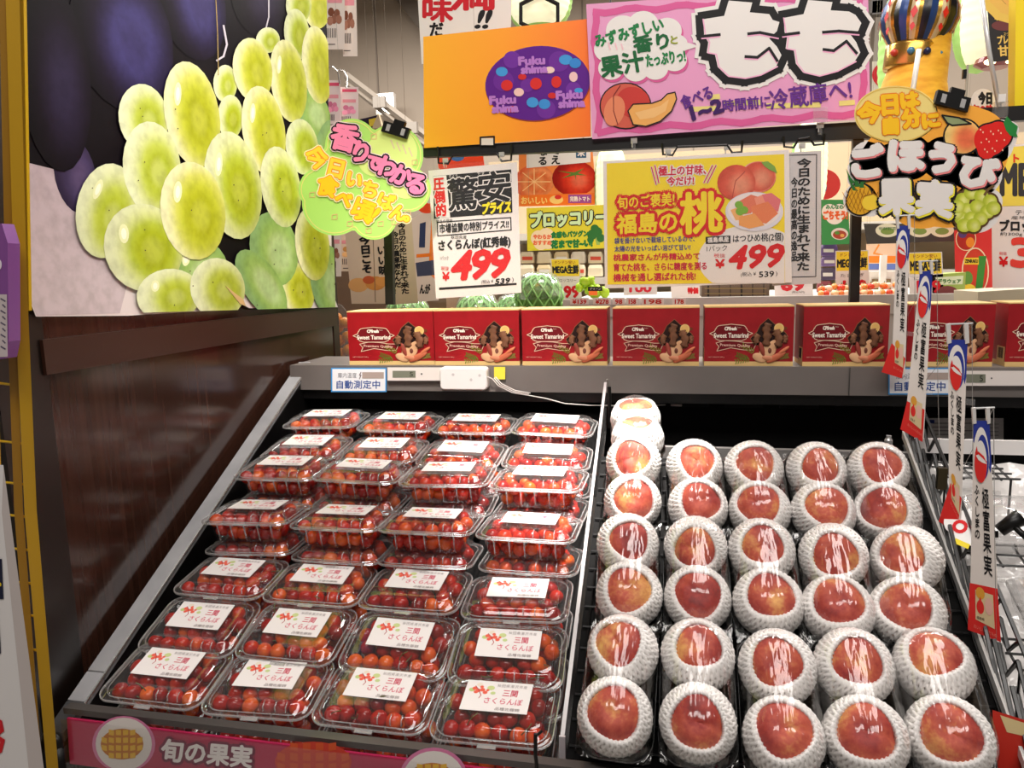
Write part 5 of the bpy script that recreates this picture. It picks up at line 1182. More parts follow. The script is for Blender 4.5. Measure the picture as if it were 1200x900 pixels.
b = MB(); S.text(b, 'MEGA', Q(1173, 192, 1246, 229), ink(60, 58, 60), 2, 1.6); S.text(b, 'ト', Q(1188, 181, 1194, 190), ink(226, 60, 40), 2, .6); S.text(b, 'テキサス', Q(1190, 246, 1226, 252), INKK, 2); S.text(b, '産地は店頭', Q(1185, 253, 1230, 257), INKK, 2); S.text(b, 'ブロッコリー', Q(1172, 258, 1246, 271), ink(40, 38, 40), 2, .7); S.text(b, '約300g', Q(1172, 272, 1198, 277), INKK, 2); S.text(b, '税抜', Q(1171, 295, 1180, 299), RED, 2); S.text(b, '¥', Q(1171, 301, 1181, 312), RED, 2, .5); S.text(b, '3', Q(1186, 280, 1212, 312), ink(230, 70, 60), 2, 2.2); finish(b, r, 'lettering')

# beige note cards, truck picture and snack pouches on the left behind the cloud sign
r, S = card('maple_note_card', 'beige hanging note card with orange maple leaf tint behind the left post', 'card', [(404, 270), (455, 262), (458, 356), (412, 356)], 1.9, mat((206, 184, 160), .6), hang=[(408, 272), (452, 264)])
b = MB()
for x, y, q, c in ((420, 334, 12, (214, 160, 100)), (440, 332, 12, (206, 140, 70)), (432, 328, 7, (190, 90, 50)), (448, 330, 8, (214, 150, 80))): S.ell(b, x, y, q, q * .7, ink(*c), 1, k=14)
S.line(b, [(437, 272), (440, 354)], .8, ink(120, 100, 80), 2); finish(b, r); b = MB(); S.vtext(b, '今日こそ', [(420, 276), (434, 275), (437, 320), (424, 321)], INKK, 3, .6); S.vtext(b, 'いい味', [(441, 288), (453, 286), (455, 322), (444, 323)], INKK, 3, .5); finish(b, r, 'lettering')
r, S = card('brush_note_card', 'beige hanging card of brush writing between the left post and the red 499 card', 'card', [(459, 258), (482, 254), (490, 355), (461, 357)], 1.88, mat((206, 190, 160), .6), hang=[(462, 259), (480, 256)])
b = MB(); S.vtext(b, '今日のために生まれて来た', [(466, 262), (475, 261), (480, 344), (470, 345)], INKK, 1, .4); S.vtext(b, '今日の農産物なんだ!', [(459, 272), (467, 271), (471, 344), (462, 345)], INKK, 1, .4); finish(b, r, 'lettering')
r, S = card('worker_picture_sign', 'white hanging sign with orange and navy stripes left of the red 499 card', 'sign', [(478, 258), (512, 240), (514, 352), (486, 354)], 2.2, mat((214, 200, 186), .6), hang=[(480, 259), (510, 243)])
b = MB(); S.poly(b, [(506, 246), (513, 243), (513, 330), (502, 320)], ink(236, 130, 30), 1); S.poly(b, [(487, 308), (512, 304), (513, 322), (489, 324)], ink(60, 66, 90), 1.5); S.poly(b, [(488, 298), (511, 296), (511, 300), (488, 302)], ink(230, 120, 30), 2); S.ell(b, 500, 244, 10, 6, ink(226, 70, 30), 2); S.poly(b, [(492, 262), (499, 260), (498, 290), (491, 290)], ink(44, 56, 90), 2); finish(b, r)
b = MB(); S.text(b, 'んが', Q(492, 333, 504, 344), INKK, 2, .4); finish(b, r, 'lettering')
r, S = card('round_red_sign', 'red rounded sign peeking out under the orange panel', 'sign', [(512, 184), (566, 181), (568, 196), (556, 204), (526, 206), (514, 197)], 1.75, mat((216, 60, 40), .5), hang=[(520, 184), (560, 182)])
b = MB(); S.ell(b, 536, 184, 8, 5, ink(60, 110, 190), 1); finish(b, r)
r, S = card('red_disc_sign', 'red disc sign with a blue spot right of the vertical note card', 'sign', [tuple((965 + 20 * math.cos(a), 216 + 18 * math.sin(a))) for a in np.linspace(0, 2 * PI, 24, endpoint=False)], 2.7, mat((206, 36, 36), .5), hang=[(965, 199)])
b = MB(); S.ell(b, 962, 219, 7, 9, ink(96, 120, 170), 1); finish(b, r)
r, S = card('green_treat_sign', 'small green sign with orange letters beside the vertical note card', 'sign', [(961, 234), (994, 234), (996, 286), (963, 287)], 2.35, mat((54, 140, 70), .5), hang=[(963, 236), (992, 236)])
b = MB(); S.poly(b, blob([(972, 248, 9), (984, 248, 9), (978, 252, 11)]), ink(240, 230, 214), 1); S.ell(b, 984, 274, 10, 7, ink(226, 214, 200), 1); S.ell(b, 984, 275, 8, 5, ink(170, 70, 50), 2); S.ell(b, 981, 273, 3, 2, ink(90, 140, 60), 3); S.ell(b, 987, 276, 2.5, 2, ink(226, 170, 90), 3); finish(b, r)
b = MB(); S.text(b, 'みんなの', Q(968, 240, 988, 245), ink(70, 140, 90), 3, .3); S.text(b, 'ごちそう!', Q(965, 247, 993, 257), ink(230, 100, 50), 3, .7); finish(b, r, 'lettering')
def pouch(x0, y0, x1, y1, Y, label, tilt=0, tint=(226, 214, 204), pic=(120, 70, 50)):
    S = Ysheet(Y); t = thing('snack_pouch', label, 'snack pouch', S.fn([((x0 + x1) / 2, y1)], 0)[0], 'hanging snack pouches')
    q = [(x0 + tilt, y0), (x1 + tilt * .5, y0), (x1, y1), (x0, y1)]; b = MB(); S.board(b, q, mat(tint, .3), .012); b.build('pouch', t); qq = np.array(q, float)
    L_ = lambda u0, v0, u1, v1: [tuple(x) for x in bil(qq, [u0, u1, u1, u0], [v0, v0, v1, v1])]
    b = MB(); S.poly(b, L_(.1, .05, .9, .12), ink(214, 80, 110), 1); S.poly(b, L_(.12, .3, .86, .38), ink(226, 150, 160), 1)
    for i, (u, v) in enumerate(((.3, .5), (.6, .52), (.45, .6), (.7, .6), (.25, .62))): S.ell(b, *L_(u, v, 1, 1)[0], (x1 - x0) * .16, (y1 - y0) * .06, ink(*[min(255, c + i * 12) for c in pic]), 1.5 + i * .1, k=12)
    for i in range(6): S.line(b, [L_(.1 + i * .09, .72, 1, 1)[0], L_(.1 + i * .09, .84, 1, 1)[0]], .8, ink(70, 60, 60), 2)
    S.line(b, [L_(.1, .93, 1, 1)[0], L_(.5, .93, 1, 1)[0]], 1, ink(90, 80, 80), 2); b.build('print', t); hang_cord(t, [S.fn([L_(.5, .04, 1, 1)[0]], -.006)[0]])
pouch(381, -30, 404, 58, 2.0, 'cream snack pouch at the top left, nearer the poster'); pouch(402, -30, 419, 66, 2.02, 'cream snack pouch at the top left, farther from the poster', -4)
pouch(382, 94, 399, 150, 2.0, 'pink and white snack pouch left of the wall lamp, nearer the poster', tint=(224, 206, 204), pic=(200, 110, 140)); pouch(399, 102, 420, 150, 2.02, 'pink and white snack pouch left of the wall lamp, farther from the poster', tint=(226, 208, 206), pic=(206, 120, 150))
pouch(385, 262, 400, 324, 2.0, 'cream snack pouch below the cloud sign, touching the poster edge'); pouch(400, 266, 424, 318, 2.02, 'cream snack pouch below the cloud sign, beside the maple note card', -4, (214, 196, 178), (190, 140, 80))
t = thing('pouch_hooks', 'thin chrome display hooks above the pink snack pouches', 'hook', at(395, 90, 2.05)); b = MB(); b.tube([at(380, 80, 2.05), at(390, 78, 2.05), at(396, 84, 2.0), at(398, 98, 1.98)], .002, mat((200, 196, 190), .2, .8), 5); b.build('hook', t); b = MB(); b.tube([at(396, 82, 2.07), at(403, 83, 2.04), at(407, 90, 2.01), at(406, 103, 1.99)], .002, mat((200, 196, 190), .2, .8), 5); b.build('hook', t)
b = MB()
for (q, c) in (([(421, 140), (442, 135), (446, 152), (424, 152)], (36, 26, 50)), ([(432, 140), (441, 138), (440, 147), (433, 148)], (206, 180, 60))): b.prism([at(x, y, 2.6 - (c[0] > 100) * .01) for x, y in q], (0, .01, 0), ink(*c))
hang_cord(b.build('dark_pouch', label='dark purple pouch with a yellow mark below the sloping rail', cat='snack pouch'), [at(434, 140, 2.605)])
b = MB(); b.prism([at(x, y, 2.55) for x, y in ((436, 150), (443, 133), (448, 150))], (0, .02, 0), mat((190, 170, 140), .3)); hang_cord(b.build('beige_pouch', label='small beige pointed pouch below the sloping rail', cat='snack pouch'), [at(443, 134, 2.56)])

# ------------------------------------------------------------------ produce counters in the background
ZC = 1.385
b = MB(); b.box((.68, 2.55, .68), (1.96, .9, 1.36), mat((190, 184, 176), .5)); b.box((.68, 2.105, 1.345), (1.96, .02, .05), mat((200, 196, 190), .3)); b.build('produce_counter', label='pale produce counter behind the tamarind boxes, right of the melons', cat='counter')
b = MB(); b.box((-.55, 2.4, .62), (.48, .6, 1.24), mat((170, 176, 160), .5)); b.box((-.55, 2.095, 1.225), (.48, .01, .05), mat((90, 140, 80), .4)); b.build('melon_counter', label='lower counter under the green melons', cat='counter')
b = MB(); c = at(632, 364, 2.16); b.box((c[0], 2.19, 1.27), (.13, .12, .058), mat((186, 150, 100), .6)); b.box((c[0], 2.127, 1.27), (.12, .006, .03), mat((90, 140, 80), .5)); b.build('melon_crate', label='small tan crate under the bagged melon', cat='crate')
def shelfunit(x0, x1, Y, zs, label, m):
    t = thing('produce_shelf', label, 'shelf', ((x0 + x1) / 2, Y + .25, 0))
    b = MB(); b.box(((x0 + x1) / 2, Y + .45, 1.0), (x1 - x0, .04, 2.0), m); b.build('back_board', t)
    for z in zs:
        b = MB(); b.box(((x0 + x1) / 2, Y + .22, z - .015), (x1 - x0, .44, .03), mat((226, 220, 210), .4)); b.build('shelf', t)
    return t
shelfunit(-.9, 1.6, 3.3, (1.42, 1.62), 'long produce shelf at the back full of pale packs', mat((180, 160, 130), .6))
MELON = m_noise('melon_skin', (88, 150, 62), (128, 182, 92), 40, .5); NETG = mat((150, 214, 120), .5)
def melon(x, y, r_px, Y, label):
    s = Y * 1.0 / FPX; r = r_px * s; c = at(x, y, Y); t = thing('netted_melon', label, 'melon', c - [0, 0, r], 'green netted melons')
    b = MB(); b.ball(c, r, MELON, 22, 14); b.build('fruit', t, smooth=True)
    b = MB(); N = 13
    for sg in (-1, 1):
        for i in range(N):
            P = []
            for u in np.linspace(0.06, .94, 14):
                th = PI * u; ph = 2 * PI * i / N + sg * u * 2.0; P.append(c + r * 1.02 * np.array([math.sin(th) * math.cos(ph), math.sin(th) * math.sin(ph), math.cos(th)]))
            b.tube(P, .0035, NETG, 4)
    b.build('foam_net', t, smooth=True, label='pale green foam net')
    b = MB(); b.lathe([(r * .45, r * 1.12), (r * .75, r * .98), (r * .98, r * .55), (r * 1.06, .0)], c, BAG, 20); b.build('bag', t, smooth=True, label='clear bag over the top')
def melon_on(x, ytop, Y, zb, label):
    zt_ = at(x, ytop, Y)[2]; r = (zt_ - zb) / 2; a_ = at(x, ytop, Y); s = Y / FPX
    y = ytop + r / s; melon(x, y, r / s, Y, label)
melon_on(632, 322, 2.19, 1.30, 'green netted melon right of the red 499 card, clear bag on top')
melon_on(478, 346, 2.3, 1.24, 'green netted melon between the left black post and the red 499 card')
melon_on(560, 345, 2.3, 1.24, 'green netted melon low behind the middle of the red 499 card'); melon_on(603, 347, 2.42, 1.24, 'green netted melon low behind the right edge of the red 499 card')
t = thing('mandarin_bag', 'clear bag of orange mandarins at the poster corner', 'bag', at(397, 420, 1.72)); b = MB()
Pb = [at(x, y, 1.69) for x, y in ((382, 420), (382, 372), (394, 355), (400, 358), (412, 372), (414, 420))]; b.prism(Pb, (0, .004, 0), BAG); b.build('clear_bag', t)
for i, (x, y) in enumerate(((396, 384), (404, 378), (397, 399), (407, 394), (399, 414), (409, 410), (394, 372))):
    c = at(x, y, 1.735); mb = MB(); mb.ball(c, .0145 + .001 * (i % 3), m_noise('mandarin', (226, 130, 20), (240, 156, 36), 90, .45) if i == 0 else bpy.data.materials['mandarin'], 14, 10, (1, 1, .88)); mb.build('mandarin', label='orange mandarin in the clear bag at the poster corner', cat='mandarin', group='mandarins in the clear bag', smooth=True)
# pale packs on the back shelves
PACKW = [(236, 220, 190), (240, 226, 196), (226, 204, 160), (232, 222, 206)]
def small_pack(x, y, w_, h_, Y, label, col, group, top=None):
    s = Y * 1.02 / FPX; c = at(x, y, Y); t = thing('produce_pack', label, 'produce pack', c - [0, 0, h_ / 2 * s], group)
    b = MB(); loft(b, [[(c[0] + q[0] * s, c[1] + q[1] * s, c[2] + z * s) for q in rr(w_ * f, w_ * .6 * f, w_ * .12, 0, 3)] for z, f in ((-h_ / 2, .92), (-h_ / 2 + 1, 1), (h_ * .2, .98), (h_ / 2, .8))], mat(col, .35), True, True); b.build('pack', t, smooth=False)
    if top:
        b = MB(); S = Ysheet(Y - w_ * .31 * s); S.poly(b, Q(x - w_ * .36, y - h_ * .1, x + w_ * .36, y + h_ * .22), ink(*top), 1); b.build('pack_label', t)
nn_ = 0; HR = ['upper', 'lower']
for row, y in ((0, 302), (1, 317)):
    for i in range(5):
        x = 618 + i * 20; nn_ += 1
        small_pack(x, y, 17, 13, 3.36 + row * -.03, 'pale mushroom pack on the back shelf, %s row, %s behind the melon price card' % (HR[row], ['first', 'second', 'third', 'fourth', 'fifth'][i]), PACKW[(i + row) % 4], 'pale packs on the back shelf', ((226, 90, 70), None, (240, 236, 226), None)[(i + row) % 4])
t = thing('lettuce_bag', 'bright lime-green salad bag with black label in the middle background', 'bag', at(694, 345, 2.2)); b = MB(); c = at(694, 336, 2.25)
for i in range(14): b.ball(c + rng.normal(size=3) * [.02, .01, .011], .016, mat((170, 210, 40), .4), 8, 6, (1.2, 1, .7), rrot())
b.build('leaves', t, smooth=True); S = Ysheet(2.2); b = MB(); S.board(b, Q(689, 336, 706, 341), INKK, .002); S.text(b, 'グリーン', Q(691, 337.3, 704, 339.8), CW, 1); S.board(b, Q(690, 341, 700, 346), mat((236, 110, 30), .5), .002); b.build('bag_label', t, label='black and orange bag label')
for i, (x0, x1, tx, lb) in enumerate(((668, 690, '¥139', 'small white shelf price tag left of the salad bag'), (695, 716, '¥278', 'small white shelf price tag under the salad bag'), (718, 732, '98', 'small white shelf price tag left of the red 100 card'), (734, 748, '158', 'small white shelf price tag under the red 100 card'), (752, 778, '198', 'small pale shelf price tag right of the red 100 card'), (788, 804, '178', 'small white shelf price tag left of the dark crate'))):
    r, S = card('shelf_price_tag', lb, 'price tag', Q(x0, 349, x1, 357), 2.09 - .001 * i, mat((238, 226, 220), .5), .002, 'shelf price tags'); b = MB(); S.text(b, tx, Q(x0 + 3, 351, x1 - 3, 356), ink(206, 50, 40), 1, .3); finish(b, r, 'lettering')
r, S = card('red_price_card', 'grey-white price card with red 100 below the left of the peach price card', 'price card', [(731, 322), (770, 321), (770, 345), (731, 346)], 2.3, mat((206, 200, 198), .5)); b = MB(); S.text(b, '100', Q(738, 334, 763, 342), ink(200, 30, 50), 1, .8); finish(b, r, 'lettering')
r, S = card('cooler_tag', 'white tag with red letters under the middle of the peach price card', 'price tag', [(786, 334), (820, 333), (820, 350), (787, 351)], 2.25, mat((230, 224, 220), .5)); b = MB(); S.text(b, '特価', Q(806, 337, 818, 344), ink(206, 30, 40), 1, .5); finish(b, r, 'lettering')
t = thing('dark_crate', 'dark brown crate of bottles under the right of the peach price card', 'crate', at(850, 356, 2.4)); b = MB(); A = at(822, 356, 2.4); B_ = at(902, 330, 2.4); b.prism([A, (B_[0], 2.4, A[2]), (B_[0], 2.4, B_[2]), (A[0], 2.4, B_[2])], (0, .2, 0), mat((90, 70, 52), .6)); b.build('body', t)
b = MB(); S = Ysheet(2.4)
for i in range(6): S.line(b, [(830 + i * 13, 332), (830 + i * 13, 354)], 2.4 if i % 3 == 0 else 1, ink(36, 28, 24), 1)
for i in range(3): S.line(b, [(826, 338 + i * 6), (898, 338 + i * 6)], 1, ink(130, 110, 70), 1.4)
b.build('slat', t)
r, S = card('red_sixty_card', 'white price card with red 69 under the right corner of the peach price card', 'price card', [(907, 322), (952, 320), (953, 348), (908, 350)], 2.2, mat((234, 228, 226), .5)); b = MB(); S.text(b, '69', Q(916, 327, 942, 340), ink(214, 50, 60), 1, 1.3); S.text(b, '(税込74円)', Q(928, 341, 943, 344), INKK, 1); finish(b, r, 'lettering')
# onions and tomatoes in a heap on the counter
vn = 0
for i in range(26):
    x = 962 + (i % 13) * 7.2 + rng.uniform(-2, 2); y = 352 - (i // 13) * 6 - (6 if 3 < i % 13 < 0 else 0) + rng.uniform(-1.5, 1.5)
    col = [(236, 150, 70), (226, 70, 40), (240, 190, 140), (236, 120, 50), (244, 210, 180)][i % 5]
    b = MB(); c = at(x, y, 2.22 + (i // 13) * .025); c[2] = 1.3705 + (i // 13) * .016 * rng.uniform(.6, 1.4); b.ball(c, .0105, mat(col, .3), 12, 8, tuple(rng.uniform(.8, 1.25, 2)) + (.9,)); b.tube([c + [0, 0, .009], c + [.001, 0, .014]], .0015, mat((90, 120, 50), .5), 5)
    b.build('small_tomato', label='small red or orange tomato heaped behind the boxes near the right black post', cat='tomato', group='small tomatoes heaped near the right post', smooth=True)
for i, (x, y, w_, h_, c, lb) in enumerate(((971, 293, 17, 12, (96, 70, 130), 'purple vegetable pack left of the red 129 card, upper'), (972, 306, 17, 11, (120, 96, 150), 'purple vegetable pack left of the red 129 card, middle'), (970, 321, 16, 13, (70, 56, 84), 'dark purple vegetable pack left of the red 129 card, lower'), (966, 336, 15, 12, (140, 60, 70), 'maroon vegetable pack left of the red 129 card, lowest'))):
    small_pack(x, y, w_, h_, 2.45, lb, c, 'purple packs by the right post', (226, 222, 216))
r, S = card('oval_menu_sign', 'dark sign with three pale ovals behind the reward fruit sign', 'sign', [(1012, 262), (1130, 262), (1132, 282), (1016, 286)], 2.6, mat((52, 46, 42), .5), hang=[(1016, 264), (1126, 264)])
b = MB()
for x in (1040, 1078, 1104): S.ell(b, x, 270, 14, 8, ink(214, 206, 180), 1); S.ell(b, x, 271, 8, 4, ink(120, 140, 70), 2)
S.text(b, '新鮮野菜', Q(1030, 266, 1050, 270), ink(60, 110, 60), 3); finish(b, r)
r, S = card('orange_stripe_sign', 'orange and blue striped banner over the white fridge posts', 'sign', [(1015, 286), (1062, 285), (1062, 316), (1016, 317)], 2.9, mat((236, 200, 170), .5), hang=[(1018, 288), (1058, 288)])
b = MB(); S.poly(b, Q(1016, 300, 1062, 308), ink(236, 130, 40), 1); S.poly(b, Q(1016, 309, 1062, 316), ink(96, 116, 180), 1); S.line(b, [(1030, 287), (1024, 297), (1034, 299)], 2, ink(240, 150, 70), 1); finish(b, r)
t = thing('white_fridge', 'white fridge front with pale posts behind the tomato heap', 'fridge', at(1032, 350, 2.85)); b = MB(); b.prism([at(x, y, 2.85) for x, y in ((1016, 318), (1062, 317), (1062, 352), (1017, 352))], (0, .2, 0), mat((232, 226, 220), .4)); b.build('body', t)
b = MB(); b.prism([at(x, y, 2.84) for x, y in ((1022, 327), (1032, 327), (1032, 350), (1022, 350))], (0, .005, 0), mat((120, 90, 60), .5)); b.build('panel', t); b = MB(); b.prism([at(x, y, 2.84) for x, y in ((1036, 327), (1044, 327), (1044, 350), (1036, 350))], (0, .005, 0), mat((130, 100, 70), .5)); b.build('panel', t); b = MB(); b.box(at(1034, 326, 2.83), (.02, .02, .16), mat((240, 236, 230), .3)); b.build('post', t)
r, S = card('vegetable_poster', 'red poster with leek and vegetable pictures left of the large price sign', 'poster', [(1118, 270), (1166, 262), (1166, 352), (1120, 352)], 2.5, mat((206, 40, 36), .5))
b = MB(); S.ell(b, 1132, 280, 12, 14, ink(226, 200, 160), 1); S.ell(b, 1132, 280, 11, 13, ink(170, 40, 30), 1.5); S.ell(b, 1128, 274, 5, 5, ink(90, 60, 110), 2); S.ell(b, 1137, 284, 5, 6, ink(226, 130, 40), 2)
S.ell(b, 1143, 318, 16, 28, ink(226, 206, 170), 1); S.ell(b, 1143, 318, 14.5, 26.5, ink(196, 60, 40), 1.5); S.poly(b, Q(1130, 302, 1147, 310), ink(230, 190, 50), 3); S.text(b, 'ZENRAKU', Q(1131, 304, 1146, 308), INKK, 4, .2); S.ell(b, 1134, 326, 6, 8, ink(96, 140, 60), 2); S.ell(b, 1136, 340, 8, 7, ink(236, 200, 60), 2); S.poly(b, [(1147, 300), (1156, 300), (1150, 350), (1142, 350)], ink(60, 130, 50), 2.5); finish(b, r)
b = MB(); A = at(1092, 319, 2.3); 
t = thing('fruit_carton', 'green and white fruit carton behind the third mini banner', 'carton', at(1110, 352, 2.3)); b = MB(); b.prism([at(x, y, 2.3) for x, y in ((1092, 322), (1132, 319), (1130, 352), (1093, 352))], (0, .1, 0), mat((150, 170, 80), .5)); b.build('carton', t); S = Ysheet(2.3); b = MB(); S.poly(b, [(1096, 325), (1129, 323), (1128, 333), (1096, 334)], ink(206, 214, 180), 1); S.ell(b, 1110, 343, 13, 8, ink(120, 60, 60), 1); S.text(b, 'デラウェア', Q(1099, 327, 1126, 332), ink(60, 110, 50), 2, .3); b.build('print', t)
b = MB(); b.prism([at(x, y, 1.9) for x, y in ((1146, 342), (1240, 336), (1240, 356), (1146, 356))], (0, .15, 0), mat((196, 186, 160), .4)); b.build('pale_counter_top', label='pale counter top under the large price sign', cat='counter')
b = MB(); b.box((-1.3, 2.9, .8), (1.0, .6, 1.6), mat((120, 92, 70), .6)); b.build('brown_cabinet', label='brown cabinet behind the snack pouches', cat='cabinet')

# ================================================================== wire divider, empty right-hand bin and the mini banners
wd = thing('wire_divider', 'black zigzag wire divider with a clear top bar right of the peaches', 'divider', (XR, .76, .9))
b = MB(); WB = mat((18, 17, 17), .3)
n = 9
for i in range(n):
    y0 = .775 + i * .0505; y1 = y0 + .0505
    for z0, z1 in ((-.005, .026), (.026, .05)):
        b.tube([(XR + .004, y0, ZS(y0) + z0), (XR + .004, y0 + .022, ZS(y0) + z1), (XR + .004, y1, ZS(y1) + z1)], .0027, WB, 5)
        b.tube([(XR + .03, y0, ZS(y0) + z1), (XR + .03, y0 + .024, ZS(y0) + z0), (XR + .03, y1, ZS(y1) + z0)], .0027, WB, 5)
for x, z in ((.03, .05), (.004, -.004)): b.tube([(XR + x, .765, ZS(.765) + z), (XR + x, 1.235, ZS(1.235) + z)], .0027, WB, 5)
b.build('wire_grid', wd)
b = MB(); A = np.array([XR - .001, .765, ZS(.765) + .012]); B_ = np.array([XR - .001, 1.23, ZS(1.23) + .012])
b.prism([A, A + [0, 0, .011], B_ + [0, 0, .011], B_], (.0035, 0, 0), mat((226, 224, 220), .12, 0)); b.build('top_bar', wd, label='pale clear-plastic top bar')
for y in (.93, 1.09):
    b = MB(); b.box((XR + .012, y, ZS(y) + .062), (.012, .008, .03), mat((70, 62, 40), .3, .5)); b.build('clip', wd, label='small brass-brown clip')
b = MB(); c = at(1041, 520, 1.2); b.lathe([(.006, -.012), (.006, .006), (.004, .009), (.004, .013)], c, mat((190, 190, 190), .25, .5), 12); b.build('metal_peg', label='small metal peg behind the last peach by the wire divider', cat='peg')

k_ = NT('crumpled_white_wrap'); tc = k_.n('ShaderNodeTexCoord'); nz = k_.n('ShaderNodeTexNoise'); nz.inputs['Scale'].default_value = 26; nz.inputs['Detail'].default_value = 2
k_.l(tc.outputs['Object'], nz.inputs['Vector']); bp = k_.n('ShaderNodeBump'); bp.inputs['Strength'].default_value = .9; bp.inputs['Distance'].default_value = .02; k_.l(nz.outputs[0], bp.inputs['Height'])
k_.l(bp.outputs[0], k_.b.inputs['Normal']); k_.b.inputs['Base Color'].default_value = (.80, .77, .75, 1); k_.b.inputs['Roughness'].default_value = .14; k_.b.inputs['Specular IOR Level'].default_value = .7
WRAP = k_.m
t = thing('white_liner', 'crumpled glossy white plastic liner covering the empty bin at the right', 'liner', (.56, 1.0, .9))
b = MB(); nx, ny = 14, 34; V = []
for j in range(ny + 1):
    y = .77 + (1.232 - .77) * j / ny
    for i in range(nx + 1):
        x = XR + .02 + (.37) * i / nx; st = -.030 + .016 * ((j % 7) / 7) ; V.append((x, y, ZS(y) - .012 + st + .004 * math.sin(i * 1.7 + j * .9)))
b.add(V, [(j * (nx + 1) + i, j * (nx + 1) + i + 1, (j + 1) * (nx + 1) + i + 1, (j + 1) * (nx + 1) + i) for j in range(ny) for i in range(nx)], WRAP); b.build('sheet', t, smooth=True)
b = MB(); b.box((.56, 1.236, ZS(1.236) - .004), (.39, .008, .022), mat((236, 232, 230), .25)); b.build('back_edge', t, label='white back edge of the bin')
def wire_shelf(y0, y1, z, x0, x1, label, nx, ny):
    t = thing('wire_shelf', label, 'wire shelf', ((x0 + x1) / 2, y0, z), 'black wire shelves in the empty right bin')
    b = MB()
    for i in range(nx): x = x0 + (x1 - x0) * i / (nx - 1); b.tube([(x, y0, z), (x + .012, y1, z)], .0017, WB, 5)
    for i in range(ny): y = y0 + (y1 - y0) * i / (ny - 1); b.tube([(x0, y, z + .002), (x1 + .012, y, z + .002)], .0017, WB, 5)
    for (x, y) in ((x0, y0), (x1, y0), (x0, y1), (x1, y1)): b.tube([(x, y, z), (x, y, ZS(y) - .035)], .0017, WB, 5)
    b.build('grid', t)
wire_shelf(1.13, 1.215, ZS(1.13) + .03, XR + .03, .47, 'black wire shelf at the back of the empty right bin', 8, 4)
wire_shelf(1.00, 1.075, ZS(1.0) + .022, XR + .03, .56, 'black wire shelf in the middle of the empty right bin', 7, 3)
wire_shelf(.87, .945, ZS(.87) + .02, XR + .03, .60, 'black wire shelf at the front of the empty right bin', 9, 3)
# clear empty trays on the liner
for i, (y, lb) in enumerate(((1.10, 'empty clear plastic pack under the back wire shelf of the right bin'), (.975, 'empty clear plastic pack under the middle wire shelf of the right bin'), (.845, 'empty clear plastic pack under the front wire shelf of the right bin'))):
    t = thing('empty_pack', lb, 'plastic pack', (.47, y, ZS(y)), 'empty clear packs in the right bin'); b = MB(); c = np.array([.47 + .02 * i, y - .01, ZS(y) - .018])
    R = rotx(TH * .8); L0 = [[c + R @ np.array(q) for q in rr(w_, d_, .012, z, 4)] for w_, d_, z in ((.13, .075, -.004), (.145, .09, .022), (.15, .095, .022), (.13, .08, .034))]; loft(b, L0, BAG, True, True); b.build('shell', t, smooth=True)
# round promotion sticker, plug and red card seen between the wires
c = at(1127, 618, 1.03); t = thing('promotion_disc', 'white oval sticker with red and yellow marks behind the last mini banner', 'sticker', c)
S = plane_sheet(c, (0, -.6, .8)); b = MB(); S.board(b, blob([(1132, 618, 20), (1146, 626, 16), (1120, 612, 14)]), mat((240, 238, 236), .4), .0015); b.build('disc', t)
b = MB(); S.line(b, [(1125 + 7 * math.cos(a), 617 + 6 * math.sin(a)) for a in np.linspace(0, 2 * PI, 16)], 4, RED, 1); S.line(b, [(1120, 634), (1134, 640)], 6, ink(240, 216, 50), 1); S.poly(b, Q(1157, 622, 1170, 630), INKK, 1); b.build('mark', t)
b = MB(); b.tube([at(1171, 622, 1.02), at(1184, 613, 1.02), at(1197, 606, 1.02)], [.008, .009, .011], BLACK, 12); b.tube([at(1184, 613, 1.02), at(1205, 632, 1.0)], .004, BLACK, 8); b.build('black_plug', label='small black plug with its cord right of the last mini banner', cat='plug', smooth=True)
S = Ysheet(.79); t = thing('red_card', 'red card with cream stripe at the lower right edge', 'card', S.fn([(1185, 905)], 0)[0]); b = MB(); S.board(b, [(1163, 832), (1215, 848), (1215, 915), (1166, 915)], mat((214, 50, 34), .5), .002); b.build('card', t); b = MB(); S.poly(b, [(1172, 838), (1215, 852), (1215, 866), (1180, 858)], ink(240, 216, 160), 1); b.build('print', t)

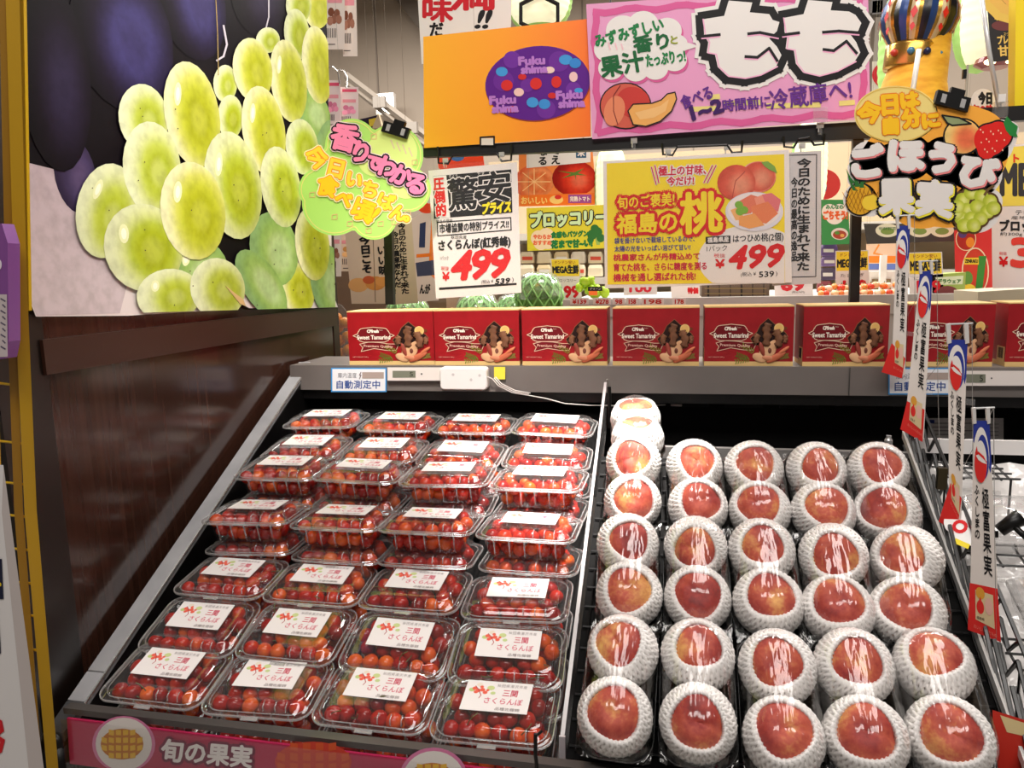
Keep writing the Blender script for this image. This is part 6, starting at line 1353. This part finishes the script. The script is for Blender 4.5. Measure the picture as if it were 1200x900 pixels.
NAMES = ['farthest of the four', 'second from the back', 'third from the back', 'nearest of the four']
STR = [([(1051, 265), (1066.5, 264), (1060.5, 440), (1045, 434)], 1.34, [(1045, 402), (1033, 436), (1057, 443.5), (1061, 420)]),
       ([(1078, 318), (1093, 317), (1082.5, 515), (1060, 500)], 1.19, [(1063, 470), (1055, 503), (1081, 518), (1083.5, 480)]),
       ([(1111, 398), (1134, 398), (1126, 618), (1112, 590)], 1.04, [(1114, 566), (1100, 611), (1121, 625), (1127, 584)]),
       ([(1141, 493), (1159.5, 493), (1172, 751), (1136, 738)], .90, [(1136.5, 683), (1134, 738), (1173, 752.5), (1169, 690)])]
BLUE = ink(44, 58, 146); SRED = ink(224, 48, 44)
for i, (q, Y, red) in enumerate(STR):
    t = thing('mini_banner', 'hanging narrow white mini banner with blue and red swirl, ' + NAMES[i], 'banner', Ysheet(Y).fn([(q[3][0], q[3][1])], 0)[0], 'hanging mini banners')
    Sq = quad_sheet(q, Y); S = Ysheet(Y)
    b = MB(); nr = 10
    for j in range(nr): Sq.board(b, [(0, j / nr), (1, j / nr), (1, (j + 1) / nr), (0, (j + 1) / nr)], mat((232, 222, 214), .55), .0012)
    b.build('cloth', t); b = MB(); S.poly(b, red, SRED, .6); S.board(b, red, SRED, .001); b.build('red_hem', t, label='red flared lower end')
    b = MB(); Sq.poly(b, [(0, 0), (1, 0), (1, .2), (.93, .24), (.8, .2), (.0, .1)], BLUE, 1)
    e = lambda cx, cy, rx, ry, m, L: Sq.ell(b, cx, cy, rx, ry, m, L, k=30)
    e(.46, .155, .44, .125, ink(238, 232, 226), 2); e(.53, .17, .34, .105, BLUE, 3); e(.42, .19, .34, .098, ink(238, 232, 226), 3.5)
    Sq.poly(b, [(.42 + .33 * math.cos(a), .195 + .096 * math.sin(a)) for a in np.linspace(-.1, PI + .9, 24)] + [(.3, .17), (.5, .185)], SRED, 4); Sq.poly(b, [(.16, .165), (.4, .155), (.62, .175), (.74, .2), (.5, .195), (.3, .185)], ink(238, 232, 226), 5); Sq.poly(b, [(.1, .15), (.3, .145), (.6, .165), (.72, .19), (.55, .176), (.3, .158)], SRED, 5.5)
    Sq.poly(b, [(.18, .80), (.82, .80), (.84, .955), (.2, .94)], ink(224, 200, 156), 2); e(.36, .81, .16, .028, ink(226, 160, 60), 3); e(.36, .875, .13, .032, SRED, 3); Sq.poly(b, [(.28, .862), (.36, .825), (.44, .862)], SRED, 3.2); e(.66, .86, .14, .04, ink(236, 186, 170), 3)
    b.build('print', t)
    b = MB(); Sq.vtext(b, '極富果実', [(.46, .31), (.8, .31), (.84, .72), (.5, .72)], INKK, 2, .002); Sq.vtext(b, 'ふくしまの', [(.1, .3), (.34, .3), (.38, .56), (.14, .56)], INKK, 2, .002)
    Sq.text(b, 'おいしいくだもの', [(.14, .965), (.9, .975), (.9, .992), (.14, .982)], ink(240, 150, 130), 3); Sq.text(b, '福島県', Q(.24, .92, .5, .935), INKK, 3); b.build('lettering', t)
    (x0, y0), (x1, y1) = q[0], q[1]; sc = abs(x1 - x0) / 18
    for j, x in enumerate((x0 + 1, x1 - 1)):
        b = MB(); b.prism([at(x + u * sc, y0 + v * sc, Y - .002) for u, v in ((-2.4, -14), (1.6, -15), (2.4, 3), (-1.2, 4))], (0, .004, 0), mat((214, 210, 206), .2)); b.build('clip', t, label='clear white clip')
    b = MB(); b.tube([at(x0 - 2, y0 - 14 * sc, Y), at(x1 + 6, y0 - 15 * sc, Y)], .0012, mat((190, 190, 190), .2), 5)
    up_ = at(1064, 250, 1.427) if i == 0 else at(STR[i - 1][0][2][0] + 3, STR[i - 1][0][2][1] - 70, STR[i - 1][1])
    b.tube([up_, at(x1 + 5, y0 - 15 * sc, Y), at(x1 + 6, y0 + 130, Y), at(x1 + 9, y0 + 220 + 30 * i, Y)], .0004, mat((150, 146, 142), .3), 4); b.build('string', t)
    for v in (.33, .72):
        p = bil(q, [1.0], [v])[0]; b = MB(); b.prism([at(p[0] + u * sc, p[1] + w_ * sc, Y - .001) for u, w_ in ((0, -3), (9, -2), (9, 4), (0, 3))], (0, .001, 0), ACRYL); b.build('tab', t, label='clear tab')
